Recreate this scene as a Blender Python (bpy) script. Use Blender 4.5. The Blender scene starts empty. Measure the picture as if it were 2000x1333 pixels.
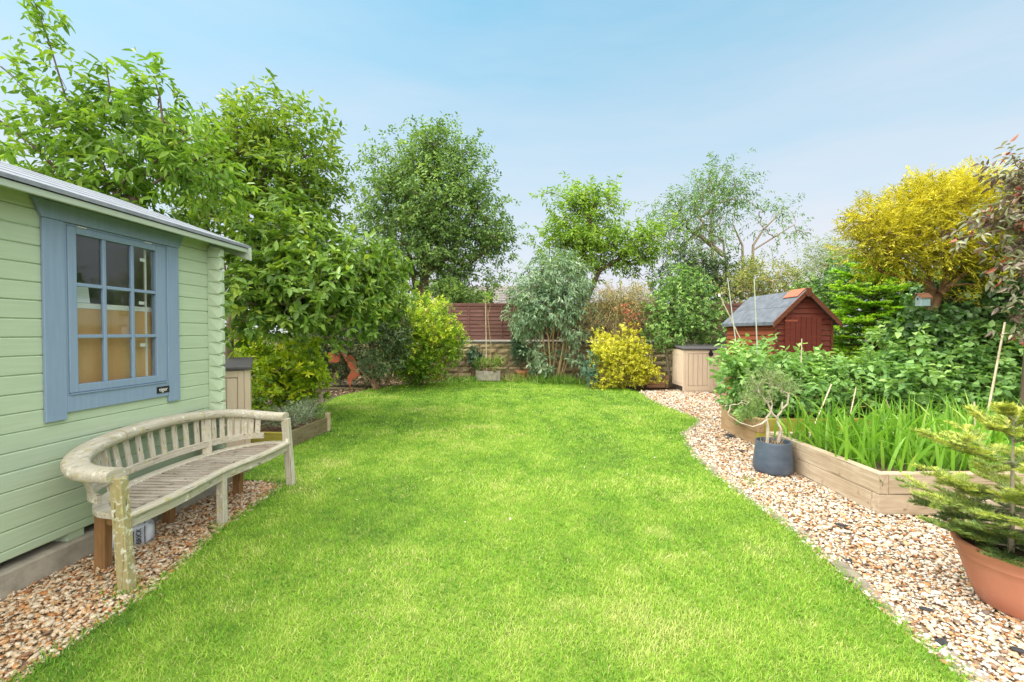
import bpy, math, random
import numpy as np
from mathutils import Vector, Matrix, Euler
R = math.radians
random.seed(7)
RNG = np.random.default_rng(11)
SC = bpy.context.scene
COL = SC.collection

# ------------------------------------------------------------------ camera
F_PX, CX, CY = 850.0, 1000.0, 666.5
PITCH = math.atan(16.0 / F_PX)
CAM_H = 1.6
cam_d = bpy.data.cameras.new('camera')
cam_d.sensor_width = 36.0
cam_d.lens = F_PX / 2000.0 * 36.0
cam_d.clip_start = 0.05
cam_d.clip_end = 1000.0
cam = bpy.data.objects.new('camera', cam_d)
COL.objects.link(cam)
cam.location = (0, 0, CAM_H)
cam.rotation_euler = (math.pi / 2 - PITCH, 0, 0)
SC.camera = cam

# ------------------------------------------------------------------ sky, sun, exposure
SUN_EL, SUN_AZ = R(58), R(-82)          # azimuth measured from +Y towards +X
w = bpy.data.worlds.new('World')
SC.world = w
w.use_nodes = True
nt = w.node_tree
for n in list(nt.nodes):
    nt.nodes.remove(n)
N = nt.nodes.new
out = N('ShaderNodeOutputWorld')
bg = N('ShaderNodeBackground')
sky = N('ShaderNodeTexSky')
sky.sky_type = 'NISHITA'
sky.sun_disc = False
sky.sun_elevation = SUN_EL
sky.sun_rotation = SUN_AZ
sky.air_density = 1.0
sky.dust_density = 1.0
sky.ozone_density = 2.0
geo = N('ShaderNodeNewGeometry')
sep = N('ShaderNodeSeparateXYZ')
tc = N('ShaderNodeTexCoord')
mp = N('ShaderNodeMapping')
mp.inputs['Scale'].default_value = (1.6, 1.6, 9.0)
noi = N('ShaderNodeTexNoise')
noi.inputs['Scale'].default_value = 1.7
noi.inputs['Detail'].default_value = 5
noi.inputs['Roughness'].default_value = 0.55
nt.links.new(tc.outputs['Generated'], mp.inputs['Vector'])
nt.links.new(mp.outputs['Vector'], noi.inputs['Vector'])
nt.links.new(tc.outputs['Generated'], sep.inputs[0])
elev = N('ShaderNodeMapRange')           # thin high cloud thickens towards the horizon
elev.inputs['From Min'].default_value = 0.0
elev.inputs['From Max'].default_value = 0.62
elev.inputs['To Min'].default_value = 1.22
elev.inputs['To Max'].default_value = 0.06
nt.links.new(sep.outputs['Z'], elev.inputs['Value'])
nadd = N('ShaderNodeMath'); nadd.operation = 'MULTIPLY_ADD'
nadd.inputs[1].default_value = 0.45
nadd.inputs[2].default_value = -0.22
nt.links.new(noi.outputs['Fac'], nadd.inputs[0])
cf = N('ShaderNodeMath'); cf.operation = 'ADD'; cf.use_clamp = True
nt.links.new(elev.outputs['Result'], cf.inputs[0])
nt.links.new(nadd.outputs[0], cf.inputs[1])
mix = N('ShaderNodeMix'); mix.data_type = 'RGBA'
nt.links.new(cf.outputs[0], mix.inputs['Factor'])
tintn = N('ShaderNodeMix'); tintn.data_type = 'RGBA'; tintn.blend_type = 'MULTIPLY'
tintn.inputs['Factor'].default_value = 1.0
nt.links.new(sky.outputs['Color'], tintn.inputs[6])
SKY_STR = 0.13
CLOUD = (0.298, 0.305, 0.330)
SKY_FILL = (1.33, 1.28, 1.17)  # brightness of the fill light added to the sky out of view
HAZE = (0.094, 0.228, 0.310)
tintn.inputs[7].default_value = (0.61, 0.80, 0.67, 1)
hz = N('ShaderNodeMix'); hz.data_type = 'RGBA'
hz.inputs['Factor'].default_value = 0.62
nt.links.new(tintn.outputs[2], hz.inputs[6])
hz.inputs[7].default_value = tuple(c / SKY_STR for c in HAZE) + (1,)
nt.links.new(hz.outputs[2], mix.inputs[6])
mix.inputs[7].default_value = tuple(c / SKY_STR for c in CLOUD) + (1,)
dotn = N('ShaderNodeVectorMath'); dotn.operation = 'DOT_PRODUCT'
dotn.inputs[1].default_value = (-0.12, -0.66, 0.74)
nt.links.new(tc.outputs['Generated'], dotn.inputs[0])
zen = N('ShaderNodeMapRange')            # fill light added to the unseen sky, strongest high behind the viewer
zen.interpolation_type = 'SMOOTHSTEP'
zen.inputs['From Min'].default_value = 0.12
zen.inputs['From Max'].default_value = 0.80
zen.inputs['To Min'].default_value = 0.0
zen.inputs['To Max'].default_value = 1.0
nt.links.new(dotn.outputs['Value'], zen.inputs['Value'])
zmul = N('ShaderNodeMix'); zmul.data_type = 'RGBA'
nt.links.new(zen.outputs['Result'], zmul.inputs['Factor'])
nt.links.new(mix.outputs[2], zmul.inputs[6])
zmul.inputs[7].default_value = tuple(c / SKY_STR for c in SKY_FILL) + (1,)
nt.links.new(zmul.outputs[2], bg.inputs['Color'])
bg.inputs['Strength'].default_value = SKY_STR
nt.links.new(bg.outputs[0], out.inputs[0])

sd = bpy.data.lights.new('sun', 'SUN')
sd.energy = 1.5
sd.angle = R(28)
sd.color = (1.0, 0.95, 0.87)
sun = bpy.data.objects.new('sun', sd)
COL.objects.link(sun)
sv = Vector((math.sin(SUN_AZ) * math.cos(SUN_EL), math.cos(SUN_AZ) * math.cos(SUN_EL), math.sin(SUN_EL)))
sun.rotation_euler = sv.to_track_quat('Z', 'Y').to_euler()

SC.view_settings.view_transform = 'Standard'
SC.view_settings.look = 'None'
SC.view_settings.gamma = 1.0
SC.view_settings.exposure = 1.5
SC.view_settings.use_curve_mapping = False
SC.cycles.max_bounces = 6
SC.cycles.transparent_max_bounces = 8
SC.cycles.diffuse_bounces = 3
SC.cycles.glossy_bounces = 3
SC.cycles.caustics_reflective = False
SC.cycles.caustics_refractive = False

# ------------------------------------------------------------------ helpers
_FW = Vector((0, math.cos(PITCH), -math.sin(PITCH)))
_UP = Vector((0, math.sin(PITCH), math.cos(PITCH)))
def ray(px, py):
    return _FW + Vector((1, 0, 0)) * ((px - CX) / F_PX) - _UP * ((py - CY) / F_PX)
def at(px, py, Y):
    """where the photograph's sight line (2000 px frame) crosses the depth Y: used once, to survey positions"""
    d = ray(px, py)
    return Vector((0, 0, CAM_H)) + d * (Y / d.y)
def gp(px, py, z=0.0):
    d = ray(px, py)
    return Vector((0, 0, CAM_H)) + d * ((z - CAM_H) / d.z)
def nrm(a):
    return a / np.maximum(np.linalg.norm(a, axis=-1, keepdims=True), 1e-9)

def tag(o, label=None, cat=None, group=None, kind=None):
    if label: o['label'] = label
    if cat: o['category'] = cat
    if group: o['group'] = group
    if kind: o['kind'] = kind
    return o
def thing(name, label, cat, loc=(0, 0, 0), rz=0.0, group=None):
    o = bpy.data.objects.new(name, None)
    o.empty_display_size = 0.1
    COL.objects.link(o)
    o.location = loc
    o.rotation_euler = (0, 0, rz)
    return tag(o, label, cat, group)
def copy_tree(o, parent=None):
    c = o.copy()
    COL.objects.link(c)
    if parent: c.parent = parent
    for ch in list(o.children):
        copy_tree(ch, c)
    return c

def np_mesh(name, V, faces, mat, parent=None, tint=None, smooth=False):
    me = bpy.data.meshes.new(name)
    V = np.ascontiguousarray(V, dtype=np.float32)
    me.vertices.add(len(V))
    me.vertices.foreach_set('co', V.ravel())
    idx, sizes = [], []
    for f in faces:
        f = np.asarray(f, dtype=np.int32)
        if len(f) == 0: continue
        idx.append(f.ravel())
        sizes.append(np.full(len(f), f.shape[1], dtype=np.int32))
    idx = np.concatenate(idx)
    sizes = np.concatenate(sizes)
    me.loops.add(len(idx))
    me.loops.foreach_set('vertex_index', idx)
    me.polygons.add(len(sizes))
    starts = np.zeros(len(sizes), dtype=np.int32)
    starts[1:] = np.cumsum(sizes)[:-1]
    me.polygons.foreach_set('loop_start', starts)
    me.polygons.foreach_set('loop_total', sizes)
    if smooth:
        me.polygons.foreach_set('use_smooth', np.ones(len(sizes), dtype=bool))
    me.update(calc_edges=True)
    if tint is not None:
        a = me.attributes.new('tint', 'FLOAT', 'POINT')
        a.data.foreach_set('value', np.ascontiguousarray(tint, dtype=np.float32))
    me.validate()
    if mat: me.materials.append(mat)
    o = bpy.data.objects.new(name, me)
    COL.objects.link(o)
    if parent: o.parent = parent
    return o

class MB:
    """collects simple solids, links them as one mesh object"""
    def __init__(s): s.v = []; s.f = []
    def add(s, vs, fs):
        b = len(s.v)
        s.v += [tuple(v) for v in vs]
        s.f += [tuple(i + b for i in f) for f in fs]
        return s
    def box(s, c, d, rot=None):
        vs = [Vector((x * d[0] / 2, y * d[1] / 2, z * d[2] / 2)) for x in (-1, 1) for y in (-1, 1) for z in (-1, 1)]
        if rot is not None:
            m = Euler(rot).to_matrix() if not isinstance(rot, Matrix) else rot
            vs = [m @ v for v in vs]
        vs = [v + Vector(c) for v in vs]
        return s.add(vs, [(0, 1, 3, 2), (4, 6, 7, 5), (0, 4, 5, 1), (2, 3, 7, 6), (0, 2, 6, 4), (1, 5, 7, 3)])
    def bx(s, x0, x1, y0, y1, z0, z1):
        return s.box(((x0 + x1) / 2, (y0 + y1) / 2, (z0 + z1) / 2), (x1 - x0, y1 - y0, z1 - z0))
    def prism(s, pts, vec):
        n = len(pts)
        a = [Vector(p) for p in pts]
        b = [p + Vector(vec) for p in a]
        return s.add(a + b, [tuple(range(n))[::-1], tuple(range(n, 2 * n))] + [(i, (i + 1) % n, n + (i + 1) % n, n + i) for i in range(n)])
    def bar(s, p0, p1, w, h, up=(0, 0, 1)):
        p0, p1 = Vector(p0), Vector(p1)
        d = (p1 - p0).normalized()
        u = Vector(up)
        sd = d.cross(u)
        if sd.length < 1e-4: sd = d.cross(Vector((1, 0, 0)))
        sd.normalize()
        u = sd.cross(d).normalized()
        q = [sd * (w / 2) + u * (h / 2), -sd * (w / 2) + u * (h / 2), -sd * (w / 2) - u * (h / 2), sd * (w / 2) - u * (h / 2)]
        return s.prism([p0 + k for k in q], p1 - p0)
    def sweep(s, path, prof, ups=None):
        """sweep a closed 2D profile (side, up) along a path"""
        n, m = len(path), len(prof)
        vs = []
        for i, p in enumerate(path):
            p = Vector(p)
            d = (Vector(path[min(i + 1, n - 1)]) - Vector(path[max(i - 1, 0)])).normalized()
            u = Vector(ups[i]) if ups else Vector((0, 0, 1))
            sd = d.cross(u).normalized()
            u = sd.cross(d).normalized()
            vs += [p + sd * a + u * b for a, b in prof]
        fs = [tuple(range(m)), tuple(range((n - 1) * m, n * m))[::-1]]
        for i in range(n - 1):
            for j in range(m):
                fs.append((i * m + j, (i + 1) * m + j, (i + 1) * m + (j + 1) % m, i * m + (j + 1) % m))
        return s.add(vs, fs)
    def tube(s, pts, radii, n=8):
        m = len(pts)
        if not hasattr(radii, '__len__'): radii = [radii] * m
        vs = []
        prev = None
        for i, p in enumerate(pts):
            d = (Vector(pts[min(i + 1, m - 1)]) - Vector(pts[max(i - 1, 0)])).normalized()
            a = prev if prev is not None else (Vector((1, 0, 0)) if abs(d.x) < 0.8 else Vector((0, 1, 0)))
            a = (a - d * a.dot(d)).normalized()
            prev = a
            b = d.cross(a)
            vs += [Vector(p) + (a * math.cos(t) + b * math.sin(t)) * radii[i] for t in [2 * math.pi * k / n for k in range(n)]]
        fs = [tuple(range(n))[::-1], tuple(range((m - 1) * n, m * n))]
        for i in range(m - 1):
            for j in range(n):
                fs.append((i * n + j, i * n + (j + 1) % n, (i + 1) * n + (j + 1) % n, (i + 1) * n + j))
        return s.add(vs, fs)
    def lathe(s, prof, n=40, c=(0, 0, 0)):
        m = len(prof)
        c = Vector(c)
        vs = [c + Vector((r * math.cos(2 * math.pi * k / n), r * math.sin(2 * math.pi * k / n), z)) for r, z in prof for k in range(n)]
        fs = []
        for i in range(m - 1):
            for j in range(n):
                fs.append((i * n + j, i * n + (j + 1) % n, (i + 1) * n + (j + 1) % n, (i + 1) * n + j))
        fs.append(tuple(range(n))[::-1])
        fs.append(tuple(range((m - 1) * n, m * n)))
        return s.add(vs, fs)
    def build(s, name, mat, parent=None, smooth=False, bevel=0.0, seg=1):
        me = bpy.data.meshes.new(name)
        me.from_pydata(s.v, [], s.f)
        me.update()
        if mat: me.materials.append(mat)
        if smooth:
            me.polygons.foreach_set('use_smooth', [True] * len(me.polygons))
            try: me.set_sharp_from_angle(angle=R(40))
            except Exception: pass
        o = bpy.data.objects.new(name, me)
        COL.objects.link(o)
        if parent: o.parent = parent
        if bevel:
            b = o.modifiers.new('bevel', 'BEVEL')
            b.width = bevel; b.segments = seg; b.limit_method = 'ANGLE'; b.angle_limit = R(50)
        return o

# ------------------------------------------------------------------ materials
def new_mat(name):
    m = bpy.data.materials.new(name)
    m.use_nodes = True
    t = m.node_tree
    p = t.nodes['Principled BSDF']
    return m, t, p
def rgba(c): return (c[0], c[1], c[2], 1)
def ramp(t, stops, src):
    r = t.nodes.new('ShaderNodeValToRGB')
    e = r.color_ramp.elements
    while len(e) < len(stops): e.new(0.5)
    for i, (pos, c) in enumerate(stops):
        e[i].position = pos; e[i].color = rgba(c)
    t.links.new(src, r.inputs[0])
    return r.outputs[0]
def noise(t, scale, detail=4, rough=0.55, stretch=(1, 1, 1), coord='Object', dist=0.0):
    c = t.nodes.new('ShaderNodeTexCoord')
    mpn = t.nodes.new('ShaderNodeMapping')
    mpn.inputs['Scale'].default_value = stretch
    t.links.new(c.outputs[coord], mpn.inputs[0])
    n = t.nodes.new('ShaderNodeTexNoise')
    n.inputs['Scale'].default_value = scale
    n.inputs['Detail'].default_value = detail
    n.inputs['Roughness'].default_value = rough
    n.inputs['Distortion'].default_value = dist
    t.links.new(mpn.outputs[0], n.inputs['Vector'])
    return n.outputs['Fac']
def mixc(t, fac, a, b, mode='MIX'):
    m = t.nodes.new('ShaderNodeMix')
    m.data_type = 'RGBA'; m.blend_type = mode
    for k, v in ((0, fac), (6, a), (7, b)):
        if hasattr(v, 'is_output') or isinstance(v, bpy.types.NodeSocket): t.links.new(v, m.inputs[k])
        elif k == 0: m.inputs[0].default_value = v
        else: m.inputs[k].default_value = rgba(v)
    return m.outputs[2]
def bump(t, p, src, strength=0.3, dist=0.01):
    b = t.nodes.new('ShaderNodeBump')
    b.inputs['Strength'].default_value = strength
    b.inputs['Distance'].default_value = dist
    t.links.new(src, b.inputs['Height'])
    t.links.new(b.outputs[0], p.inputs['Normal'])
def maprange(t, src, a, b):
    m = t.nodes.new('ShaderNodeMapRange')
    m.inputs[1].default_value = a; m.inputs[2].default_value = b
    t.links.new(src, m.inputs[0])
    return m.outputs[0]

def mat_plain(name, c1, c2, scale=6, rough=0.7, bumps=0.2, bscale=60, stretch=(1, 1, 1), spec=0.3, metallic=0.0):
    m, t, p = new_mat(name)
    f = noise(t, scale, 5, 0.6, stretch)
    t.links.new(ramp(t, [(0.3, c1), (0.7, c2)], f), p.inputs['Base Color'])
    p.inputs['Roughness'].default_value = rough
    p.inputs['Specular IOR Level'].default_value = spec
    p.inputs['Metallic'].default_value = metallic
    if bumps: bump(t, p, noise(t, bscale, 4, 0.6, stretch), bumps, 0.004)
    return m
def mat_wood(name, cols, axis=0, grain=14, rough=0.8, lichen=None, lich_lo=0.56, lich_hi=0.66, lich2=None, bumps=0.5, lscale=18, crack=True):
    """grain runs along the object's axis; optional lichen blotches"""
    m, t, p = new_mat(name)
    st = [1.0, 1.0, 1.0]
    st[axis] = 0.07
    g = noise(t, grain * 4, 6, 0.65, tuple(st), dist=0.4)
    col = ramp(t, [(0.25, cols[0]), (0.5, cols[1]), (0.75, cols[2])], g)
    big = noise(t, 2.3, 4, 0.6)
    col = mixc(t, maprange(t, big, 0.35, 0.75), col, cols[3] if len(cols) > 3 else cols[1])
    if crack:
        st2 = [1.0, 1.0, 1.0]; st2[axis] = 0.035
        ck = noise(t, grain * 7, 3, 0.5, tuple(st2), dist=0.2)
        col = mixc(t, maprange(t, ck, 0.62, 0.70), col, tuple(c * 0.45 for c in cols[0]))
    if lichen:
        l = noise(t, lscale, 6, 0.72)
        col = mixc(t, maprange(t, l, lich_lo, lich_hi), col, lichen)
        if lich2:
            l2 = noise(t, lscale * 0.6, 6, 0.75, (1.3, 1.1, 0.9))
            col = mixc(t, maprange(t, l2, lich_lo + 0.02, lich_hi + 0.05), col, lich2)
    t.links.new(col, p.inputs['Base Color'])
    p.inputs['Roughness'].default_value = rough
    p.inputs['Specular IOR Level'].default_value = 0.2
    if bumps: bump(t, p, g, bumps, 0.004)
    return m
def mat_leaf(name, stops, transl=0.32, rough=0.5, spec=0.35, warm=(1.15, 1.2, 0.6), gain=1.3):
    stops = [tuple(min(c * gain, 0.72) for c in st) for st in stops]
    m, t, p = new_mat(name)
    a = t.nodes.new('ShaderNodeAttribute')
    a.attribute_name = 'tint'
    n = len(stops)
    col = ramp(t, [(i / (n - 1) if n > 1 else 0.5, c) for i, c in enumerate(stops)], a.outputs['Fac'])
    t.links.new(col, p.inputs['Base Color'])
    p.inputs['Roughness'].default_value = rough
    p.inputs['Specular IOR Level'].default_value = spec
    tr = t.nodes.new('ShaderNodeBsdfTranslucent')
    t.links.new(mixc(t, 1.0, col, warm, 'MULTIPLY'), tr.inputs['Color'])
    ms = t.nodes.new('ShaderNodeMixShader')
    ms.inputs[0].default_value = transl
    t.links.new(p.outputs[0], ms.inputs[1])
    t.links.new(tr.outputs[0], ms.inputs[2])
    t.links.new(ms.outputs[0], t.nodes['Material Output'].inputs[0])
    return m
def mat_attr(name, stops, rough=0.8, spec=0.2, varscale=60):
    m, t, p = new_mat(name)
    a = t.nodes.new('ShaderNodeAttribute')
    a.attribute_name = 'tint'
    n = len(stops)
    col = ramp(t, [(i / (n - 1), c) for i, c in enumerate(stops)], a.outputs['Fac'])
    v = noise(t, varscale, 3)
    col = mixc(t, 0.35, col, ramp(t, [(0.3, (0.55, 0.5, 0.45)), (0.7, (1.3, 1.3, 1.3))], v), 'MULTIPLY')
    t.links.new(col, p.inputs['Base Color'])
    p.inputs['Roughness'].default_value = rough
    p.inputs['Specular IOR Level'].default_value = spec
    return m

M_BARK = mat_wood('bark', [(0.06, 0.045, 0.03), (0.12, 0.09, 0.06), (0.2, 0.15, 0.1)], 2, 5, crack=False, bumps=0.8)
M_BARK_PALE = mat_wood('bark_pale', [(0.16, 0.13, 0.09), (0.27, 0.22, 0.16), (0.4, 0.34, 0.26)], 2, 6, crack=False, bumps=0.6)
M_BARK_RED = mat_wood('bark_red', [(0.1, 0.055, 0.03), (0.22, 0.13, 0.07), (0.36, 0.23, 0.13)], 2, 5, crack=False, bumps=0.8)
M_SOIL = mat_plain('soil', (0.045, 0.03, 0.02), (0.13, 0.09, 0.06), 14, 0.95, 0.8, 40)

# ------------------------------------------------------------------ foliage engine
def leaf_arrays(P, D, Nn, L, W, shape='rhomb', curl=0.12, fold=0.18):
    D = nrm(D)
    S = nrm(np.cross(D, Nn))
    Nn = nrm(np.cross(S, D))
    L = L[:, None]; W = W[:, None]
    n = len(P)
    if shape == 'rhomb':
        v = np.stack([P,
                      P + D * L * 0.45 + S * W * 0.5 + Nn * W * fold,
                      P + D * L - Nn * L * curl,
                      P + D * L * 0.45 - S * W * 0.5 + Nn * W * fold], 1)
        b = np.arange(n)[:, None] * 4
        f = np.concatenate([b + np.array([0, 1, 2]), b + np.array([0, 2, 3])])
        return v.reshape(-1, 3), f, 4
    v = np.stack([P,
                  P + D * L * 0.30 + S * W * 0.48 + Nn * W * fold,
                  P + D * L * 0.68 + S * W * 0.36 + Nn * (W * fold * 0.7 - L * curl * 0.4),
                  P + D * L - Nn * L * curl,
                  P + D * L * 0.68 - S * W * 0.36 + Nn * (W * fold * 0.7 - L * curl * 0.4),
                  P + D * L * 0.30 - S * W * 0.48 + Nn * W * fold], 1)
    b = np.arange(n)[:, None] * 6
    f = np.concatenate([b + np.array([0, 1, 2, 3]), b + np.array([0, 3, 4, 5])])
    return v.reshape(-1, 3), f, 6

def px_blob(px, py, Y, rx, ry, rz, wt=1.0):
    c = at(px, py, Y)
    return (np.array(c), np.array((rx * Y / F_PX, rz, ry * Y / F_PX)), wt)
def sample_blobs(blobs, T, rng, shell=0.45, zmin=0.08):
    vol = np.array([b[2] * (b[1][0] * b[1][1] * b[1][2]) ** 0.75 for b in blobs])
    pick = rng.choice(len(blobs), T, p=vol / vol.sum())
    u = nrm(rng.normal(size=(T, 3)))
    r = rng.random(T) ** shell
    C = np.array([b[0] for b in blobs])[pick]
    Rr = np.array([b[1] for b in blobs])[pick]
    P = C + u * Rr * r[:, None]
    Dd = nrm(u / np.maximum(Rr, 1e-3))
    k = P[:, 2] > zmin
    return P[k], Dd[k]
def foliage(P, Dd, rng, sub=5, k=8, L=0.08, W=0.04, clump=0.12, twig=0.2, mode='spiral', up=0.25, droop=0.0, nup=1.0, nrand=0.55,
            spread=0.9, shape='rhomb', tvar=0.22, tclump=0.25, hgrad=0.0, lvar=0.3, curl=0.12, fold=0.18, zmin=0.02, bias=0.5):
    T = len(P)
    ct = rng.normal(size=T) * tclump
    if hgrad:
        z = (P[:, 2] - P[:, 2].min()) / max(np.ptp(P[:, 2]), 1e-3) - 0.5
        ct = ct + z * hgrad
    Ps = np.repeat(P, sub, 0) + rng.normal(size=(T * sub, 3)) * clump
    Ds = np.repeat(Dd, sub, 0) + rng.normal(size=(T * sub, 3)) * 0.55
    Ds[:, 2] += up
    Ds = nrm(Ds)
    cts = np.repeat(ct, sub) + rng.normal(size=T * sub) * tclump * 0.5
    M = len(Ps)
    ref = nrm(np.cross(Ds, np.array([0.21, 0.13, 0.97])))
    ref2 = np.cross(Ds, ref)
    allP, allD, allN, allt = [], [], [], []
    for j in range(k):
        f = (j + 0.5) / k
        if mode == 'whorl':
            ang = 2 * math.pi * j / k + rng.random(M) * 0.7
            pos = Ps + Ds * twig * (0.75 + 0.25 * rng.random(M))[:, None]
            mixd = spread
        elif mode == 'comb':
            ang = np.where(np.full(M, j % 2) == 0, 0.0, math.pi) + rng.normal(size=M) * 0.25
            pos = Ps + Ds * (twig * f)
            mixd = spread
        else:
            ang = j * 2.4 + rng.random(M) * 0.8
            pos = Ps + Ds * (twig * f)
            mixd = spread
        perp = ref * np.cos(ang)[:, None] + ref2 * np.sin(ang)[:, None]
        d = Ds * (1 - 0.45 * mixd) + perp * mixd + rng.normal(size=(M, 3)) * 0.18
        d[:, 2] -= droop
        nn = rng.normal(size=(M, 3)) * nrand
        nn[:, 2] += nup
        if mode == 'whorl': nn += Ds * 0.8
        allP.append(pos); allD.append(nrm(d)); allN.append(nn)
        allt.append(cts + rng.normal(size=M) * tvar)
    P2 = np.concatenate(allP); D2 = np.concatenate(allD); N2 = np.concatenate(allN); t2 = np.concatenate(allt) + bias
    keep = P2[:, 2] > zmin
    P2, D2, N2, t2 = P2[keep], D2[keep], N2[keep], t2[keep]
    s = 1 + rng.uniform(-lvar, lvar, len(P2))
    v, fc, nv = leaf_arrays(P2, D2, N2, L * s, W * s, shape, curl, fold)
    return v, fc, np.repeat(np.clip(t2, 0.01, 0.99), nv)
def merge(parts):
    V, Fq, t, b = [], {}, [], 0
    for v, f, tt in parts:
        V.append(v); t.append(tt)
        Fq.setdefault(f.shape[1], []).append(f + b)
        b += len(v)
    return np.concatenate(V), [np.concatenate(x) for x in Fq.values()], np.concatenate(t)

def cones(A, B, ra, rb, n=6):
    A, B = np.asarray(A, float), np.asarray(B, float)
    d = nrm(B - A)
    ref = np.where(np.abs(d[:, 2:3]) < 0.9, np.array([[0, 0, 1.0]]), np.array([[1.0, 0, 0]]))
    a = nrm(np.cross(d, ref)); b = np.cross(d, a)
    th = np.arange(n) * 2 * math.pi / n
    ring = a[:, None, :] * np.cos(th)[None, :, None] + b[:, None, :] * np.sin(th)[None, :, None]
    v0 = A[:, None] + ring * np.asarray(ra)[:, None, None]
    v1 = B[:, None] + ring * np.asarray(rb)[:, None, None]
    V = np.concatenate([v0, v1], 1).reshape(-1, 3)
    base = np.arange(len(A))[:, None] * 2 * n
    q = np.array([[j, (j + 1) % n, n + (j + 1) % n, n + j] for j in range(n)])
    Fq = (base[:, :, None] + q[None]).reshape(-1, 4)
    return V, Fq
def grow(trunks, tips, rng, r_tip=0.006, seg=4, wob=0.06, power=0.5, pen=0.25):
    """branch skeleton: trunks = list of [(pos, radius)...]; every tip is joined to the nearest limb"""
    pos, par, rad0, plen = [], [], [], []
    for tr in trunks:
        prev = -1
        for p, r in tr:
            p = np.array(p, float)
            plen.append(0 if prev < 0 else plen[prev] + np.linalg.norm(p - pos[prev]))
            pos.append(p); par.append(prev); rad0.append(r)
            prev = len(pos) - 1
    nt0 = len(pos)
    load = [0.0] * nt0
    T = np.asarray(tips)
    if len(T):
        base = np.array(pos[:nt0])
        order = np.argsort(np.min(np.linalg.norm(T[:, None] - base[None], axis=2), axis=1))
        for ti in order:
            tp = T[ti]
            arr = np.array(pos)
            d = np.linalg.norm(arr - tp, axis=1) + pen * np.array(plen) * 0.3 + np.maximum(arr[:, 2] - tp[2], 0) * 0.6
            i = int(np.argmin(d))
            dist = np.linalg.norm(arr[i] - tp)
            if par[i] >= 0: pd = nrm((arr[i] - arr[par[i]])[None])[0]
            else: pd = np.array([0, 0, 1.0])
            ctrl = arr[i] + pd * dist * 0.35
            prev = i
            for q in range(1, seg + 1):
                u = q / seg
                p = (1 - u) ** 2 * arr[i] + 2 * u * (1 - u) * ctrl + u * u * tp
                if q < seg: p = p + rng.normal(size=3) * wob * dist
                plen.append(plen[prev] + np.linalg.norm(p - pos[prev]))
                pos.append(p); par.append(prev); rad0.append(0); load.append(0.0)
                prev = len(pos) - 1
            load[prev] += 1.0
    for i in range(len(pos) - 1, -1, -1):
        if par[i] >= 0: load[par[i]] += load[i]
    rad = np.maximum(np.array(rad0), r_tip * np.maximum(np.array(load), 0.6) ** power)
    par = np.array(par); pos = np.array(pos)
    k = np.where(par >= 0)[0]
    ra = rad[par[k]].copy()
    ra = np.where(rad[par[k]] > rad[k] * 1.8, rad[k] * 1.25, ra)
    isT = k < nt0
    ra[isT] = rad[par[k]][isT]
    return cones(pos[par[k]], pos[k], ra, rad[k], 7)

def plant(name, label, cat, base, blobs, leaf_m, stem_m, seed, T=120, trunks=None, n_stems=5, shell=0.45, r_tip=0.003, stem_r=0.02,
          names=('stems', 'foliage'), group=None, zmin=0.05, wob=0.06, power=0.5, extra=None, seg=4, stem_frac=1.0, inner=0, pen=.25, **fk):
    rng = np.random.default_rng(seed)
    base = Vector(base)
    root = thing(name, label, cat, base, 0, group)
    P, Dd = sample_blobs(blobs, T, rng, shell, zmin)
    if extra is not None:
        P = np.concatenate([P, extra[0]]); Dd = np.concatenate([Dd, extra[1]])
    b = np.array(base)
    if trunks is None:
        trunks = []
        cen = np.mean([q[0] for q in blobs], axis=0)
        for i in range(n_stems):
            o = rng.normal(size=3) * 0.09; o[2] = 0
            t = P[rng.integers(len(P))]
            mid = b + o + (t - b) * 0.45
            mid[2] = b[2] + (t[2] - b[2]) * 0.55
            trunks.append([(b + o, stem_r), (b + o * 1.2 + (mid - b) * 0.5, stem_r * 0.8), (mid, stem_r * 0.6)])
    tp = P if stem_frac >= 1 else P[rng.random(len(P)) < stem_frac]
    v, f = grow(trunks, tp, rng, r_tip, seg, wob, power, pen)
    np_mesh(names[0], v - b, [f], stem_m, root, smooth=True)
    parts = [foliage(P, Dd, rng, **fk)]
    if inner:
        P3, D3 = sample_blobs(blobs, inner, rng, 0.9, zmin)
        P3 = np.concatenate([P3 + 0])
        parts.append(foliage(P3, D3, rng, **fk))
    v, fl, t = merge(parts)
    np_mesh(names[1], v - b, fl, leaf_m, root, tint=t)
    return root

def in_poly(x, y, poly):
    poly = np.asarray(poly)
    ins = np.zeros(len(x), bool)
    j = len(poly) - 1
    for i in range(len(poly)):
        xi, yi = poly[i]; xj, yj = poly[j]
        c = ((yi > y) != (yj > y)) & (x < (xj - xi) * (y - yi) / (yj - yi + 1e-12) + xi)
        ins ^= c
        j = i
    return ins
def smooth_poly(pts, it=2):
    for _ in range(it):
        q = []
        for i in range(len(pts)):
            a, b = np.array(pts[i]), np.array(pts[(i + 1) % len(pts)])
            q += [a * 0.75 + b * 0.25, a * 0.25 + b * 0.75]
        pts = q
    return [tuple(p) for p in pts]
def vnoise(x, y, s, seed):
    """cheap smooth value noise for patches"""
    r = np.random.default_rng(seed)
    g = r.random((64, 64))
    u, v = x * s + 100, y * s + 100
    i, j = np.floor(u).astype(int), np.floor(v).astype(int)
    fu, fv = u - i, v - j
    fu = fu * fu * (3 - 2 * fu); fv = fv * fv * (3 - 2 * fv)
    i %= 64; j %= 64; i1 = (i + 1) % 64; j1 = (j + 1) % 64
    return (g[i, j] * (1 - fu) + g[i1, j] * fu) * (1 - fv) + (g[i, j1] * (1 - fu) + g[i1, j1] * fu) * fv

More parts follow.
